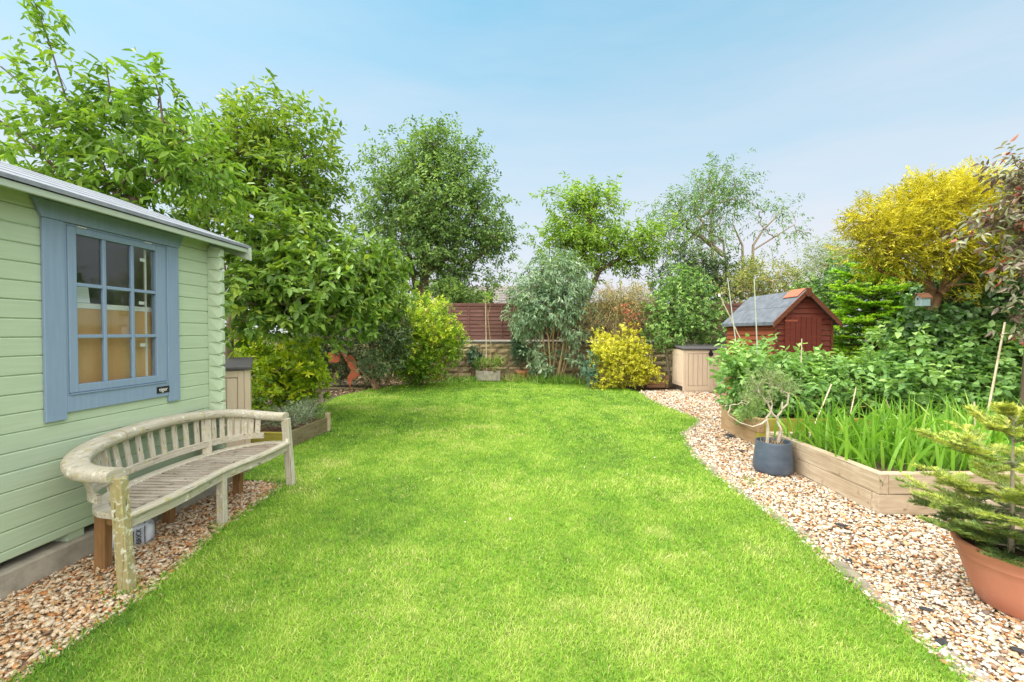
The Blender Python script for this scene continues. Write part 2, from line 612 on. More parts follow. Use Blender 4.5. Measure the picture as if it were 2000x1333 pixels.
# ------------------------------------------------------------------ ground
def sheet(name, poly, z, mat):
    V = np.array([(x, y, z) for x, y in poly])
    me = bpy.data.meshes.new(name)
    me.from_pydata([tuple(v) for v in V], [], [tuple(range(len(V)))])
    me.materials.append(mat)
    o = bpy.data.objects.new(name, me)
    COL.objects.link(o)
    return tag(o, kind='structure')
def g2(px, py):
    p = gp(px, py)
    return (p.x, p.y)

M_GROUND = mat_plain('ground_earth', (0.04, 0.028, 0.018), (0.11, 0.08, 0.05), 5, 0.95, 0.8, 30)
sheet('ground', [(-300, -300), (300, -300), (300, 300), (-300, 300)], -0.05, M_GROUND)

RIGHT_EDGE = [(2.12, 0.3), (2.11, 1.99), (2.13, 2.39), (2.20, 2.90), (2.27, 3.49), (2.26, 4.0), (2.28, 4.86), (2.36, 5.6), (2.52, 6.3), (2.72, 6.95),
              (3.12, 7.45), (3.42, 7.95), (3.40, 8.7), (3.30, 9.6), (3.30, 10.6), (3.42, 11.6)]
LEFT_EDGE = [g2(1225, 760), g2(1150, 752), g2(1050, 746), g2(950, 744), g2(850, 747), g2(740, 757), g2(660, 776), (-4.2, 9.2), (-3.55, 7.9), (-3.2, 7.0),
             (-3.3, 6.0), (-3.05, 5.2), (-2.98, 4.75), (-2.42, 4.62), (-2.40, 4.2), (-2.37, 3.5), (-2.28, 2.9), (-2.25, 2.5), (-2.28, 2.06), (-2.3, 0.3)]
LAWN = RIGHT_EDGE + LEFT_EDGE
M_LAWN = mat_plain('lawn_thatch', (0.10, 0.17, 0.02), (0.19, 0.26, 0.04), 3.5, 0.95, 0.6, 90)
sheet('lawn', LAWN, -0.004, M_LAWN)
GRAVEL_R = [(2.05, 0.3)] + [(x - 0.02, y) for x, y in RIGHT_EDGE[1:]] + [(3.5, 11.9), (4.3, 12.2), (6.4, 12.2), (6.4, 7.25), (3.5, 7.23), (3.48, 6.05), (4.2, 6.05), (4.2, 5.5), (3.25, 5.5), (3.25, 3.8), (5.2, 3.8), (5.2, 0.3)]
GRAVEL_L = [(-2.28, 0.3), (-2.26, 2.06), (-2.23, 2.5), (-2.26, 2.9), (-2.35, 3.5), (-2.38, 4.2), (-2.40, 4.64), (-3.0, 4.72), (-3.01, 4.6), (-3.26, 0.3)]
M_GBASE = mat_plain('gravel_bed', (0.13, 0.085, 0.05), (0.36, 0.25, 0.16), 55, 0.95, 0.6, 120)
sheet('gravel_path', GRAVEL_R, -0.018, M_GBASE)
sheet('gravel_strip', GRAVEL_L, -0.016, M_GBASE)

# grass blades
SPOTS = [(gp(px, py).x, gp(px, py).y, r) for px, py, r in ((1310, 1092, .10), (1240, 1118, .09), (1285, 1040, .14), (748, 846, .16), (1570, 1215, .06), (1012, 852, .13), (935, 835, .2), (1480, 1075, .12), (640, 905, .22), (590, 960, .16), (1100, 1180, .1), (1330, 975, .15), (820, 800, .4), (455, 1190, .1), (1650, 1280, .08))]
def make_grass():
    rng = np.random.default_rng(5)
    Vs, F4, F3, Ts, b = [], [], [], [], 0
    for y0, y1, dens, wd, h in ((1.15, 2.6, 19000, 0.0030, 0.031), (2.6, 4.2, 12500, 0.0038, 0.033), (4.2, 6.5, 6200, 0.0058, 0.036), (6.5, 10, 2900, 0.009, 0.042), (10, 15, 1500, 0.013, 0.044)):
        n = int(dens * (y1 - y0) * 8.5)
        x = rng.uniform(-5.0, 3.6, n); y = rng.uniform(y0, y1, n)
        k = in_poly(x + rng.normal(size=n) * 0.02, y + rng.normal(size=n) * 0.02, LAWN)
        x, y = x[k], y[k]; n = len(x)
        worn = np.zeros(n)
        for sx, sy, sr in SPOTS: worn = np.maximum(worn, np.exp(-((x - sx) ** 2 + ((y - sy) * 1.3) ** 2) / sr ** 2))
        worn *= vnoise(x, y, 9.0, 12) * 1.3
        k = rng.random(n) > worn * 0.8
        x, y, worn = x[k], y[k], worn[k]; n = len(x)
        patch = vnoise(x, y, 0.9, 1) * 0.32 + vnoise(x, y, 2.6, 2) * 0.26 + vnoise(x, y, 7.0, 3) * 0.26 + vnoise(x, y, 16.0, 4) * 0.16
        hh = h * (0.65 + 0.6 * patch) * rng.uniform(0.6, 1.25, n)
        az = rng.random(n) * 2 * math.pi
        lean = rng.uniform(0.25, 1.15, n)
        dx, dy = np.cos(az) * lean, np.sin(az) * lean
        d = np.stack([dx, dy, np.ones(n)], 1)
        d = nrm(d)
        s = np.stack([-np.sin(az + rng.normal(size=n) * .6), np.cos(az), np.zeros(n)], 1)
        base = np.stack([x, y, np.full(n, -0.006)], 1)
        w2 = (wd * rng.uniform(0.6, 1.3, n) / 2)[:, None]
        mid = base + d * (hh * 0.55)[:, None]
        tipd = nrm(d + np.stack([dx * 0.9, dy * 0.9, -0.35 * lean], 1))
        tip = mid + tipd * (hh * 0.6)[:, None]
        v = np.stack([base - s * w2, base + s * w2, mid + s * w2 * 0.8, mid - s * w2 * 0.8, tip], 1).reshape(-1, 3)
        i = np.arange(n)[:, None] * 5 + b
        F4.append(i + np.array([0, 1, 2, 3])); F3.append(i + np.array([3, 2, 4]))
        patch = patch + 0.05 * np.sin((x + 0.06 * y) * 2 * math.pi / 0.62)
        dry = worn * 1.0 + np.clip((vnoise(x, y, 1.3, 8) - 0.62) * 2.2, 0, 1) * 0.5
        t = 0.42 + (patch - 0.5) * 1.15 + rng.normal(size=n) * 0.15 + dry * rng.random(n)
        straw = rng.random(n) < 0.022 + dry * 0.25
        t = np.where(straw, 0.97, np.clip(t, 0.02, 0.86))
        Ts.append(np.repeat(t, 5)); Vs.append(v); b += n * 5
    # ragged long tufts on the edges and round the bench legs
    edge = []
    pts = [(p, 0.035) for p in RIGHT_EDGE[1:]] + [(p, 0.03) for p in LEFT_EDGE]
    for (p, q) in zip(LAWN[1:], LAWN[2:]):
        p, q = np.array(p), np.array(q)
        m = int(np.linalg.norm(q - p) * 260)
        u = rng.random(m)[:, None]
        edge.append(p + (q - p) * u + rng.normal(size=(m, 2)) * 0.018)
    for (lx, ly, m) in ((-2.40, 2.66, 70), (-2.36, 4.56, 90), (-2.42, 3.58, 50), (-2.5, 4.62, 60), (2.3, 3.9, 50), (2.5, 4.55, 45), (2.62, 4.7, 60), (2.05, 2.7, 60), (3.0, 2.75, 25)):
        edge.append(np.array([lx, ly]) + rng.normal(size=(m, 2)) * 0.05)
    e = np.concatenate(edge)
    n = len(e)
    az = rng.random(n) * 2 * math.pi; lean = rng.uniform(0.3, 1.6, n)
    dx, dy = np.cos(az) * lean, np.sin(az) * lean
    d = nrm(np.stack([dx, dy, np.ones(n)], 1))
    hh = rng.uniform(0.035, 0.085, n)
    s = np.stack([-np.sin(az), np.cos(az), np.zeros(n)], 1)
    base = np.concatenate([e, np.full((n, 1), -0.01)], 1)
    w2 = (0.005 * rng.uniform(0.6, 1.2, n) / 2)[:, None]
    mid = base + d * (hh * 0.5)[:, None]
    tip = mid + nrm(d + np.stack([dx * .8, dy * .8, -.5 * lean], 1)) * (hh * 0.6)[:, None]
    v = np.stack([base - s * w2, base + s * w2, mid + s * w2 * 0.8, mid - s * w2 * 0.8, tip], 1).reshape(-1, 3)
    i = np.arange(n)[:, None] * 5 + b
    F4.append(i + np.array([0, 1, 2, 3])); F3.append(i + np.array([3, 2, 4]))
    Vs.append(v); Ts.append(np.repeat(np.clip(rng.normal(size=n) * 0.15 + 0.3, 0, 0.9), 5))
    m = mat_leaf('grass_blade', [(0.05, 0.15, 0.016), (0.14, 0.325, 0.026), (0.24, 0.44, 0.036), (0.385, 0.545, 0.08), (0.60, 0.56, 0.27)], 0.3, 0.55, 0.25, (1.1, 1.1, 0.7), 1.0)
    o = np_mesh('grass', np.concatenate(Vs), [np.concatenate(F4), np.concatenate(F3)], m, None, np.concatenate(Ts))
    tag(o, 'short bright green mown grass covering the lawn', 'grass', kind='stuff')
make_grass()

# gravel stones
def ico():
    t = (1 + 5 ** 0.5) / 2
    v = np.array([(-1, t, 0), (1, t, 0), (-1, -t, 0), (1, -t, 0), (0, -1, t), (0, 1, t), (0, -1, -t), (0, 1, -t), (t, 0, -1), (t, 0, 1), (-t, 0, -1), (-t, 0, 1)], float)
    f = np.array([(0, 11, 5), (0, 5, 1), (0, 1, 7), (0, 7, 10), (0, 10, 11), (1, 5, 9), (5, 11, 4), (11, 10, 2), (10, 7, 6), (7, 1, 8), (3, 9, 4), (3, 4, 2), (3, 2, 6), (3, 6, 8), (3, 8, 9), (4, 9, 5), (2, 4, 11), (6, 2, 10), (8, 6, 7), (9, 8, 1)])
    return nrm(v), f
def make_gravel(name, label, poly, bands, xr, seed, avoid=(), stops=None):
    rng = np.random.default_rng(seed)
    iv, iff = ico()
    P, S = [], []
    for y0, y1, dens, size in bands:
        n = int(dens * (y1 - y0) * (xr[1] - xr[0]))
        x = rng.uniform(xr[0], xr[1], n); y = rng.uniform(y0, y1, n)
        k = in_poly(x, y, poly)
        for ax, ay, ar in avoid: k &= (x - ax) ** 2 + (y - ay) ** 2 > ar * ar
        P.append(np.stack([x[k], y[k]], 1)); S.append(size * rng.lognormal(0, 0.32, k.sum()))
    # strays kicked on to the edge of the lawn
    P = np.concatenate(P); S = np.clip(np.concatenate(S), 0.006, 0.03)
    n = len(P)
    sc = np.stack([S * rng.uniform(0.9, 1.5, n), S * rng.uniform(0.6, 1.0, n), S * rng.uniform(0.35, 0.65, n)], 1)
    v = iv[None] * (1 + rng.uniform(-0.28, 0.28, (n, 12, 1))) * sc[:, None]
    a = rng.random(n) * 2 * math.pi; tl = rng.normal(size=n) * 0.35
    ca, sa, ct, st = np.cos(a), np.sin(a), np.cos(tl), np.sin(tl)
    x = v[..., 0] * ct[:, None] + v[..., 2] * st[:, None]; z = -v[..., 0] * st[:, None] + v[..., 2] * ct[:, None]
    y = v[..., 1]
    X = x * ca[:, None] - y * sa[:, None] + P[:, :1]; Y = x * sa[:, None] + y * ca[:, None] + P[:, 1:]
    Z = z - 0.012 + rng.uniform(0, 0.016, (n, 1))
    V = np.stack([X, Y, Z], 2).reshape(-1, 3)
    Fq = (np.arange(n)[:, None, None] * 12 + iff[None]).reshape(-1, 3)
    t = np.repeat(rng.random(n), 12)
    m = mat_attr(name + '_stone', stops, 0.75, 0.3, 70)
    o = np_mesh(name, V, [Fq], m, None, t)
    tag(o, label, 'gravel', kind='stuff')
GSTOPS = [(0.16, 0.13, 0.11), (0.42, 0.20, 0.08), (0.50, 0.33, 0.18), (0.52, 0.43, 0.32), (0.50, 0.47, 0.41), (0.63, 0.60, 0.54), (0.52, 0.40, 0.28), (0.69, 0.68, 0.65)]
make_gravel('gravel', 'loose honey and cream flint gravel covering the path', GRAVEL_R,
            ((1.6, 3.2, 4200, 0.0105), (3.2, 5.6, 2700, 0.0118), (5.6, 8, 1300, 0.0145), (8, 12.2, 700, 0.019)), (2.0, 5.3), 21, stops=GSTOPS)
make_gravel('gravel', 'loose tan flint gravel on the strip along the green cabin', GRAVEL_L,
            ((1.3, 3.2, 4000, 0.011), (3.2, 4.75, 2900, 0.012)), (-3.3, -2.2), 22, stops=[tuple(c * k for c, k in zip(s, (0.98, 0.87, 0.74))) for s in GSTOPS])

# edging pavers along the lawn
M_PAVER = mat_plain('paver_concrete', (0.15, 0.125, 0.095), (0.29, 0.25, 0.20), 9, 0.9, 0.6, 70)
def make_edging():
    pts = [np.array(p) for p in RIGHT_EDGE]
    seglen = [np.linalg.norm(b - a) for a, b in zip(pts, pts[1:])]
    cum = np.concatenate([[0], np.cumsum(seglen)])
    def pos(s):
        i = min(np.searchsorted(cum, s, 'right') - 1, len(seglen) - 1)
        u = (s - cum[i]) / seglen[i]
        return pts[i] * (1 - u) + pts[i + 1] * u
    proto = None
    s = 1.45
    i = 0
    while s < cum[-1] - 0.2:
        c = pos(s + 0.1); a = pos(max(s, 0)); b = pos(min(s + 0.2, cum[-1]))
        d = b - a
        if proto is None:
            o = MB().box((0, 0, -0.02), (0.105, 0.206, 0.06)).build('edging_paver', M_PAVER, None, bevel=0.008, seg=2)
            proto = o
        else:
            o = proto.copy(); COL.objects.link(o)
        o.location = (c[0] + 0.05, c[1], -0.006 + random.uniform(-0.012, 0.006))
        o.rotation_euler = (random.uniform(-.02, .02), random.uniform(-.03, .03), math.atan2(-d[0], d[1]) + random.uniform(-.06, .06))
        tag(o, 'small grey concrete edging paver set flush along the lawn edge', 'paver', 'edging pavers between lawn and gravel path')
        s += 0.214; i += 1
make_edging()

# slate pieces and leaf litter on the gravel
M_SLATE = mat_plain('slate', (0.02, 0.022, 0.026), (0.06, 0.06, 0.07), 20, 0.6, 0.4, 90)
def slate(px, py, r, label, seed, h=0.012):
    rng = random.Random(seed)
    p = gp(px, py)
    pts = []
    for k in range(7):
        a = k / 7 * 2 * math.pi + rng.uniform(-.3, .3)
        rr = r * rng.uniform(0.6, 1.15)
        pts.append((math.cos(a) * rr * 1.3, math.sin(a) * rr * 0.7, 0))
    o = MB().prism(pts, (0, 0, h)).build('slate_chip', M_SLATE, None, bevel=0.002)
    o.location = (p.x, p.y, 0.006)
    o.rotation_euler = (rng.uniform(-.1, .1), rng.uniform(-.1, .1), rng.uniform(-.6, .6))
    tag(o, label, 'slate chip', 'dark slate pieces on the gravel')
slate(1642, 1028, 0.035, 'thin dark slate sliver on open gravel left of the near raised bed corner', 1)
slate(1840, 1258, 0.036, 'flat dark slate piece beside the edging pavers nearest the camera', 2)
slate(1658, 1098, 0.022, 'small dark slate fragment on gravel just right of the lawn edge', 3)
slate(1450, 882, 0.045, 'thin black slate sliver on the gravel left of the blue glazed pot', 4, 0.01)
slate(1988, 1275, 0.026, 'little slate chip on gravel below the big terracotta pot', 5)
slate(1808, 1194, 0.024, 'tiny grey slate chip on gravel halfway to the terracotta pot', 6)
def crumple(px, py, label):
    p = gp(px, py)
    b = MB()
    rng = random.Random(3)
    for k in range(5):
        c = (rng.uniform(-.07, .07), rng.uniform(-.05, .05), 0.02 + rng.uniform(0, .02))
        b.prism([(c[0] + math.cos(a) * rng.uniform(.03, .06), c[1] + math.sin(a) * rng.uniform(.03, .05), c[2] + rng.uniform(-.012, .012)) for a in (0, 1.1, 2.2, 3.3, 4.4, 5.4)], (rng.uniform(-.01, .01), 0, 0.012))
    o = b.build('crumpled_sheet', M_SLATE, None, bevel=0.003)
    o.location = (p.x, p.y, 0.0)
    tag(o, 'crumpled piece of black plastic lying on gravel beside the rear raised bed', 'plastic scrap')
crumple(1425, 855, '')

# ------------------------------------------------------------------ garden cabin
def mat_paint(name, c, c2=None, rough=0.55, grain_axis=1, bumps=0.25):
    m, t, p = new_mat(name)
    st = [1, 1, 1]; st[grain_axis] = 0.06
    g = noise(t, 50, 5, 0.6, tuple(st))
    big = noise(t, 1.1, 4, 0.6)
    c2 = c2 or tuple(x * 0.86 for x in c)
    col = mixc(t, maprange(t, big, 0.3, 0.7), c, c2)
    col = mixc(t, 0.35, col, ramp(t, [(0.3, (0.78, 0.8, 0.78)), (0.7, (1.12, 1.1, 1.1))], g), 'MULTIPLY')
    t.links.new(col, p.inputs['Base Color'])
    p.inputs['Roughness'].default_value = rough
    p.inputs['Specular IOR Level'].default_value = 0.3
    bump(t, p, g, bumps, 0.003)
    return m
M_GREEN = mat_paint('sage_paint', (0.43, 0.53, 0.39), (0.395, 0.50, 0.36))
M_BLUE = mat_paint('blue_paint', (0.225, 0.31, 0.445), (0.20, 0.285, 0.415), 0.5, 2)
M_CONC = mat_plain('concrete', (0.22, 0.20, 0.165), (0.42, 0.39, 0.33), 7, 0.9, 0.6, 45)
M_FELT = mat_plain('roof_felt', (0.17, 0.195, 0.23), (0.29, 0.315, 0.355), 9, 0.85, 0.5, 160)
M_FASCIA = mat_paint('fascia_paint', (0.42, 0.49, 0.40), (0.36, 0.44, 0.37), 0.5, 1)
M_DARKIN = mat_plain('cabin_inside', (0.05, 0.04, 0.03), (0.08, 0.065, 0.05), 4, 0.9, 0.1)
M_BLACK = mat_plain('black_plastic', (0.012, 0.012, 0.014), (0.02, 0.02, 0.022), 10, 0.4, 0.0)
M_WHITE = mat_plain('white_plastic', (0.75, 0.75, 0.73), (0.82, 0.82, 0.8), 8, 0.5, 0.0)
def mat_glass(name):
    m, t, p = new_mat(name)
    tr = t.nodes.new('ShaderNodeBsdfTransparent')
    tr.inputs[0].default_value = (0.9, 0.93, 0.92, 1)
    gl = t.nodes.new('ShaderNodeBsdfGlossy')
    gl.inputs['Roughness'].default_value = 0.02
    lw = t.nodes.new('ShaderNodeLayerWeight'); lw.inputs['Blend'].default_value = 0.5
    pw = t.nodes.new('ShaderNodeMath'); pw.operation = 'POWER'; pw.inputs[1].default_value = 4.0
    t.links.new(lw.outputs['Facing'], pw.inputs[0])
    mm = t.nodes.new('ShaderNodeMath'); mm.operation = 'MULTIPLY_ADD'; mm.inputs[1].default_value = 0.9; mm.inputs[2].default_value = 0.05
    mm.use_clamp = True
    t.links.new(pw.outputs[0], mm.inputs[0])
    ms = t.nodes.new('ShaderNodeMixShader')
    t.links.new(mm.outputs[0], ms.inputs[0])
    t.links.new(tr.outputs[0], ms.inputs[1]); t.links.new(gl.outputs[0], ms.inputs[2])
    t.links.new(ms.outputs[0], t.nodes['Material Output'].inputs[0])
    return m
M_GLASS = mat_glass('window_glass')

def text_mesh(name, body, size, mat, parent, mtx, extrude=0.0015):
    cu = bpy.data.curves.new(name, 'FONT')
    cu.body = body; cu.size = size; cu.extrude = extrude
    cu.align_x = 'CENTER'; cu.align_y = 'CENTER'
    o = bpy.data.objects.new(name, cu)
    COL.objects.link(o)
    dg = bpy.context.evaluated_depsgraph_get()
    me = bpy.data.meshes.new_from_object(o.evaluated_get(dg))
    bpy.data.objects.remove(o)
    me.materials.clear(); me.materials.append(mat)
    o = bpy.data.objects.new(name, me)
    COL.objects.link(o)
    o.parent = parent
    o.matrix_local = mtx
    return o

CAB_O = Vector((-3.1, 2.635, 0)); CAB_RZ = -math.atan(0.0588)
def cabin():
    root = thing('garden_cabin', 'sage green timber garden cabin with blue framed window and felt roof', 'cabin', CAB_O, CAB_RZ)
    Y0, Y1, D = -2.1, 1.70, 2.5                    # local: y along the front, x outwards
    WY0, WY1, WZ0, WZ1 = 0.335, 1.205, 1.12, 2.37   # window opening
    zs = [0.20, 0.262] + [0.262 + 0.119 * i for i in range(1, 20)]
    mb = MB()
    def plank(y0, y1, z0, z1):
        b = 0.007
        pr = [(-0.036, z0), (-b, z0), (0, z0 + b), (0, z1 - b), (-b, z1), (-0.036, z1)]
        mb.prism([(x, y0, z) for x, z in pr], (0, y1 - y0, 0))
    for z0, z1 in zip(zs, zs[1:]):
        if z1 > 2.53: break
        z1 -= 0.0012
        if z1 > WZ0 and z0 < WZ1:
            plank(Y0, WY0, z0, z1); plank(WY1, Y1, z0, z1)
            if z0 < WZ0: mb.bx(-0.036, -0.001, WY0, WY1, z0, WZ0)
            if z1 > WZ1: mb.bx(-0.036, -0.001, WY0, WY1, WZ1, z1)
        else:
            plank(Y0, Y1, z0, z1)
    mb.bx(-0.036, -0.003, Y0, Y1, 2.524, 2.553)
    # other three walls
    mb.bx(-D, -0.036, Y1 - 0.005, Y1 + 0.035, 0.2, 2.45)
    mb.bx(-D, -0.036, Y0 - 0.03, Y0 + 0.01, 0.2, 2.45)
    mb.bx(-D - 0.036, -D, Y0, Y1, 0.2, 2.45)
    for yy in (Y1 - 0.005, Y0 - 0.03):
        mb.prism([(-D, yy, 2.452), (-0.05, yy, 2.452), (-D / 2, yy, 2.452 + 0.42)], (0, 0.038, 0))
    wall = mb.build('wall', M_GREEN, root)
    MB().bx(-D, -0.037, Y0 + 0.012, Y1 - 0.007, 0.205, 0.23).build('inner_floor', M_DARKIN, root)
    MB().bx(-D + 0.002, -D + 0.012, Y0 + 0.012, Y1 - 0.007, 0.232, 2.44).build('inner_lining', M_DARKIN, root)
    # crossing log ends at the far corner
    lg = MB()
    z = 0.20
    while z < 2.40:
        z1 = min(z + 0.119, 2.44)
        z0 = z + 0.0015
        pr = [(0.001, z0), (0.108, z0), (0.132, z0 + 0.018), (0.132, z1 - 0.018), (0.108, z1), (0.001, z1)]
        y = 1.665
        lg.add([(x, y + (0.022 if abs(x - 0.132) < 1e-6 else 0), zz) for x, zz in pr] + [(x, y + 0.06, zz) for x, zz in pr],
               [(0, 1, 2, 3, 4, 5), (11, 10, 9, 8, 7, 6)] + [(i, 6 + i, 6 + (i + 1) % 6, (i + 1) % 6) for i in range(6)])
        z = z1
    lg.build('log_ends', M_GREEN, root, bevel=0.002)
    # roof
    oh, rise, half = 0.20, 0.54, 1.5
    ze = 2.493
    ye0, ye1 = Y0 - 0.3, 1.995
    ridge_x = oh - half
    sl = rise / half
    rf = MB()
    for s in (1, -1):
        xa = oh + 0.012 if s > 0 else 2 * ridge_x - oh - 0.012
        a = [(xa, ze - 0.004), (ridge_x, ze + rise), (ridge_x, ze + rise + 0.02), (xa, ze + 0.018)]
        rf.prism([(x, ye0, zz) for x, zz in a], (0, ye1 + 0.03 - ye0, 0))
    rf.build('roof', M_FELT, root)
    # felt strips: overlapping courses give the ribbed surface
    st = MB()
    for i in range(5):
        x1 = oh + 0.008 - i * 0.30; x0 = x1 - 0.33
        zz = lambda x: ze + 0.018 + (oh - x) * sl
        if x0 < ridge_x: x0 = ridge_x
        st.prism([(x1, ye0, zz(x1) + 0.003), (x0, ye0, zz(x0) + 0.002), (x0, ye0, zz(x0) + 0.006), (x1, ye0, zz(x1) + 0.010)], (0, ye1 + 0.025 - ye0, 0))
    st.build('felt_strip', M_FELT, root)
    sf = MB()
    sf.prism([(oh - 0.03, ye0, ze - 0.012), (-0.3, ye0, ze - 0.012 + (oh + 0.27) * sl), (-0.3, ye0, ze - 0.03 + (oh + 0.27) * sl), (oh - 0.03, ye0, ze - 0.03)], (0, ye1 - ye0 - 0.005, 0))
    sf.build('soffit', M_GREEN, root)
    MB().bx(oh - 0.025, oh, ye0, ye1 - 0.02, 2.442, ze - 0.008).build('fascia', M_FASCIA, root, bevel=0.003)
    # barge board on the far gable
    bb = MB()
    pr = [(oh + 0.035, ze - 0.008), (ridge_x, ze + rise - 0.02), (ridge_x, ze + rise - 0.15), (oh + 0.035, ze - 0.135)]
    bb.prism([(x, ye1 - 0.018, zz) for x, zz in pr], (0, 0.02, 0))
    pr2 = [(2 * ridge_x - x, zz) for x, zz in pr]
    bb.prism([(x, ye1 - 0.018, zz) for x, zz in pr2], (0, 0.02, 0))
    bb.build('barge_board', M_FASCIA, root, bevel=0.002)
    # plinth and bearers
    MB().bx(-D - 0.1, 0.035, Y0 - 0.2, Y1 + 0.2, -0.045, 0.148).build('concrete_base', M_CONC, root, bevel=0.012, seg=2)
    br = MB()
    for yb in (-1.6, -0.75, 0.42, 1.35):
        br.bx(-D + 0.1, -0.012, yb - 0.055, yb + 0.055, 0.149, 0.199)
    br.build('bearer', M_GREEN, root)
    # window
    wn = MB()
    wn.bx(0.002, 0.022, 0.222, 0.352, 1.005, 2.358)      # left casing
    wn.bx(0.002, 0.022, 1.178, 1.300, 0.995, 2.358)      # right casing
    wn.bx(0.002, 0.021, 0.353, 1.177, 1.050, 1.168)      # lower board
    win = wn.build('window_casing', M_BLUE, root, bevel=0.0025)
    hd = MB()
    hd.prism([(0.003, 0.165, 2.476), (0.003, 1.36, 2.476), (0.003, 1.302, 2.360), (0.003, 0.218, 2.360)], (0.026, 0, 0))
    hd.build('header_board', M_BLUE, win, bevel=0.0025)
    fr = MB()
    fr.bx(-0.045, 0.012, 0.353, 0.372, 1.170, 2.356); fr.bx(-0.045, 0.012, 1.162, 1.177, 1.170, 2.356)
    fr.bx(-0.045, 0.012, 0.3725, 1.1615, 2.345, 2.357); fr.bx(-0.045, 0.030, 0.3725, 1.1615, 1.169, 1.178)
    fr.build('frame', M_BLUE, win)
    ss = MB()
    ys, zsx = (0.375, 0.433, 0.612, 0.657, 0.836, 0.886, 1.070, 1.160), (1.180, 1.237, 1.560, 1.590, 1.926, 1.956, 2.294, 2.343)
    ss.bx(-0.032, 0.019, ys[0], ys[1], zsx[0], zsx[7]); ss.bx(-0.032, 0.019, ys[6], ys[7], zsx[0], zsx[7])
    ss.bx(-0.0315, 0.0185, ys[1], ys[6], zsx[0], zsx[1]); ss.bx(-0.0315, 0.0185, ys[1], ys[6], zsx[6], zsx[7])
    ss.build('sash', M_BLUE, win, bevel=0.005, seg=2)
    for a, b in ((2, 3), (4, 5)):
        m = (ys[a] + ys[b]) / 2
        MB().bx(-0.012, 0.014, m - 0.013, m + 0.013, zsx[1], zsx[6]).build('glazing_bar', M_BLUE, win, bevel=0.005, seg=2)
    for a, b in ((2, 3), (4, 5)):
        m = (zsx[a] + zsx[b]) / 2
        tb = MB()
        for y0, y1 in ((ys[1], (ys[2] + ys[3]) / 2 - 0.0135), ((ys[2] + ys[3]) / 2 + 0.0135, (ys[4] + ys[5]) / 2 - 0.0135), ((ys[4] + ys[5]) / 2 + 0.0135, ys[6])):
            tb.bx(-0.012, 0.0135, y0, y1, m - 0.013, m + 0.013)
        tb.build('glazing_bar', M_BLUE, win, bevel=0.004, seg=2)
    MB().bx(-0.004, -0.001, ys[1] - 0.002, ys[6] + 0.002, zsx[1] - 0.002, zsx[6] + 0.002).build('pane', M_GLASS, win)
    for yy in (0.47, 1.0):
        MB().bx(0.004, 0.0225, yy - 0.03, yy + 0.03, 2.3445, 2.3505).build('hinge', M_WHITE, win)
    MB().bx(-0.06, -0.05, 1.035, 1.05, 1.2, 2.3).build('stay_rod', M_WHITE, win)
    # small nameplate in the corner of the lower board
    pl = MB().bx(0.0215, 0.0255, 1.055, 1.178, 1.082, 1.138).build('nameplate', M_BLACK, root)
    text_mesh('lettering', 'tiger', 0.046, M_WHITE, pl, Matrix.Translation((0.0258, 1.117, 1.112)) @ Euler((R(90), 0, R(90))).to_matrix().to_4x4(), 0.0008)
    return root
CABIN = cabin()
def in_cabin(x, y, z):
    c, s = math.cos(CAB_RZ), math.sin(CAB_RZ)
    return (CAB_O.x + x * c - y * s, CAB_O.y + x * s + y * c, z)
M_PLY = mat_wood('plywood', [(0.52, 0.29, 0.12), (0.66, 0.41, 0.19), (0.72, 0.48, 0.25), (0.57, 0.33, 0.14)], 2, 3, crack=False, bumps=0.1)
pb = thing('plywood_board', 'brown plywood board with white top edge standing inside the cabin window', 'board', in_cabin(-0.065, 0.78, 0.232), CAB_RZ)
MB().bx(-0.008, 0.008, -0.55, 0.55, 0.0, 1.545).build('board', M_PLY, pb)
MB().bx(-0.011, 0.011, -0.55, 0.55, 1.546, 1.585).build('top_edge', M_WHITE, pb)
ps = MB().bx(-0.001, 0.001, -0.055, 0.055, 0, 0.115).build('paper_sheet', mat_plain('paper', (0.75, 0.78, 0.82), (0.8, 0.82, 0.86), 5, 0.8, 0), None)
ps.location = in_cabin(-0.055, 0.53, 1.82); ps.rotation_euler = (0, R(-6), CAB_RZ)
tag(ps, 'white sheet of paper propped behind the left middle window pane', 'paper')
for (yy, zz, lab) in ((0.97, 2.20, 'small white sticker inside the top right window pane'), (0.955, 1.845, 'small white sticker inside the middle right window pane just above the board'), (0.965, 1.50, 'small white sticker on the plywood behind the bottom right window pane')):
    st = MB().bx(-0.001, 0.0, -0.024, 0.024, -0.013, 0.013).build('sticker', M_WHITE, None)
    st.location = in_cabin(-0.006 if zz > 1.6 else -0.0085, yy, zz); st.rotation_euler = (0, 0, CAB_RZ)
    tag(st, lab, 'sticker', 'stickers in the cabin window')

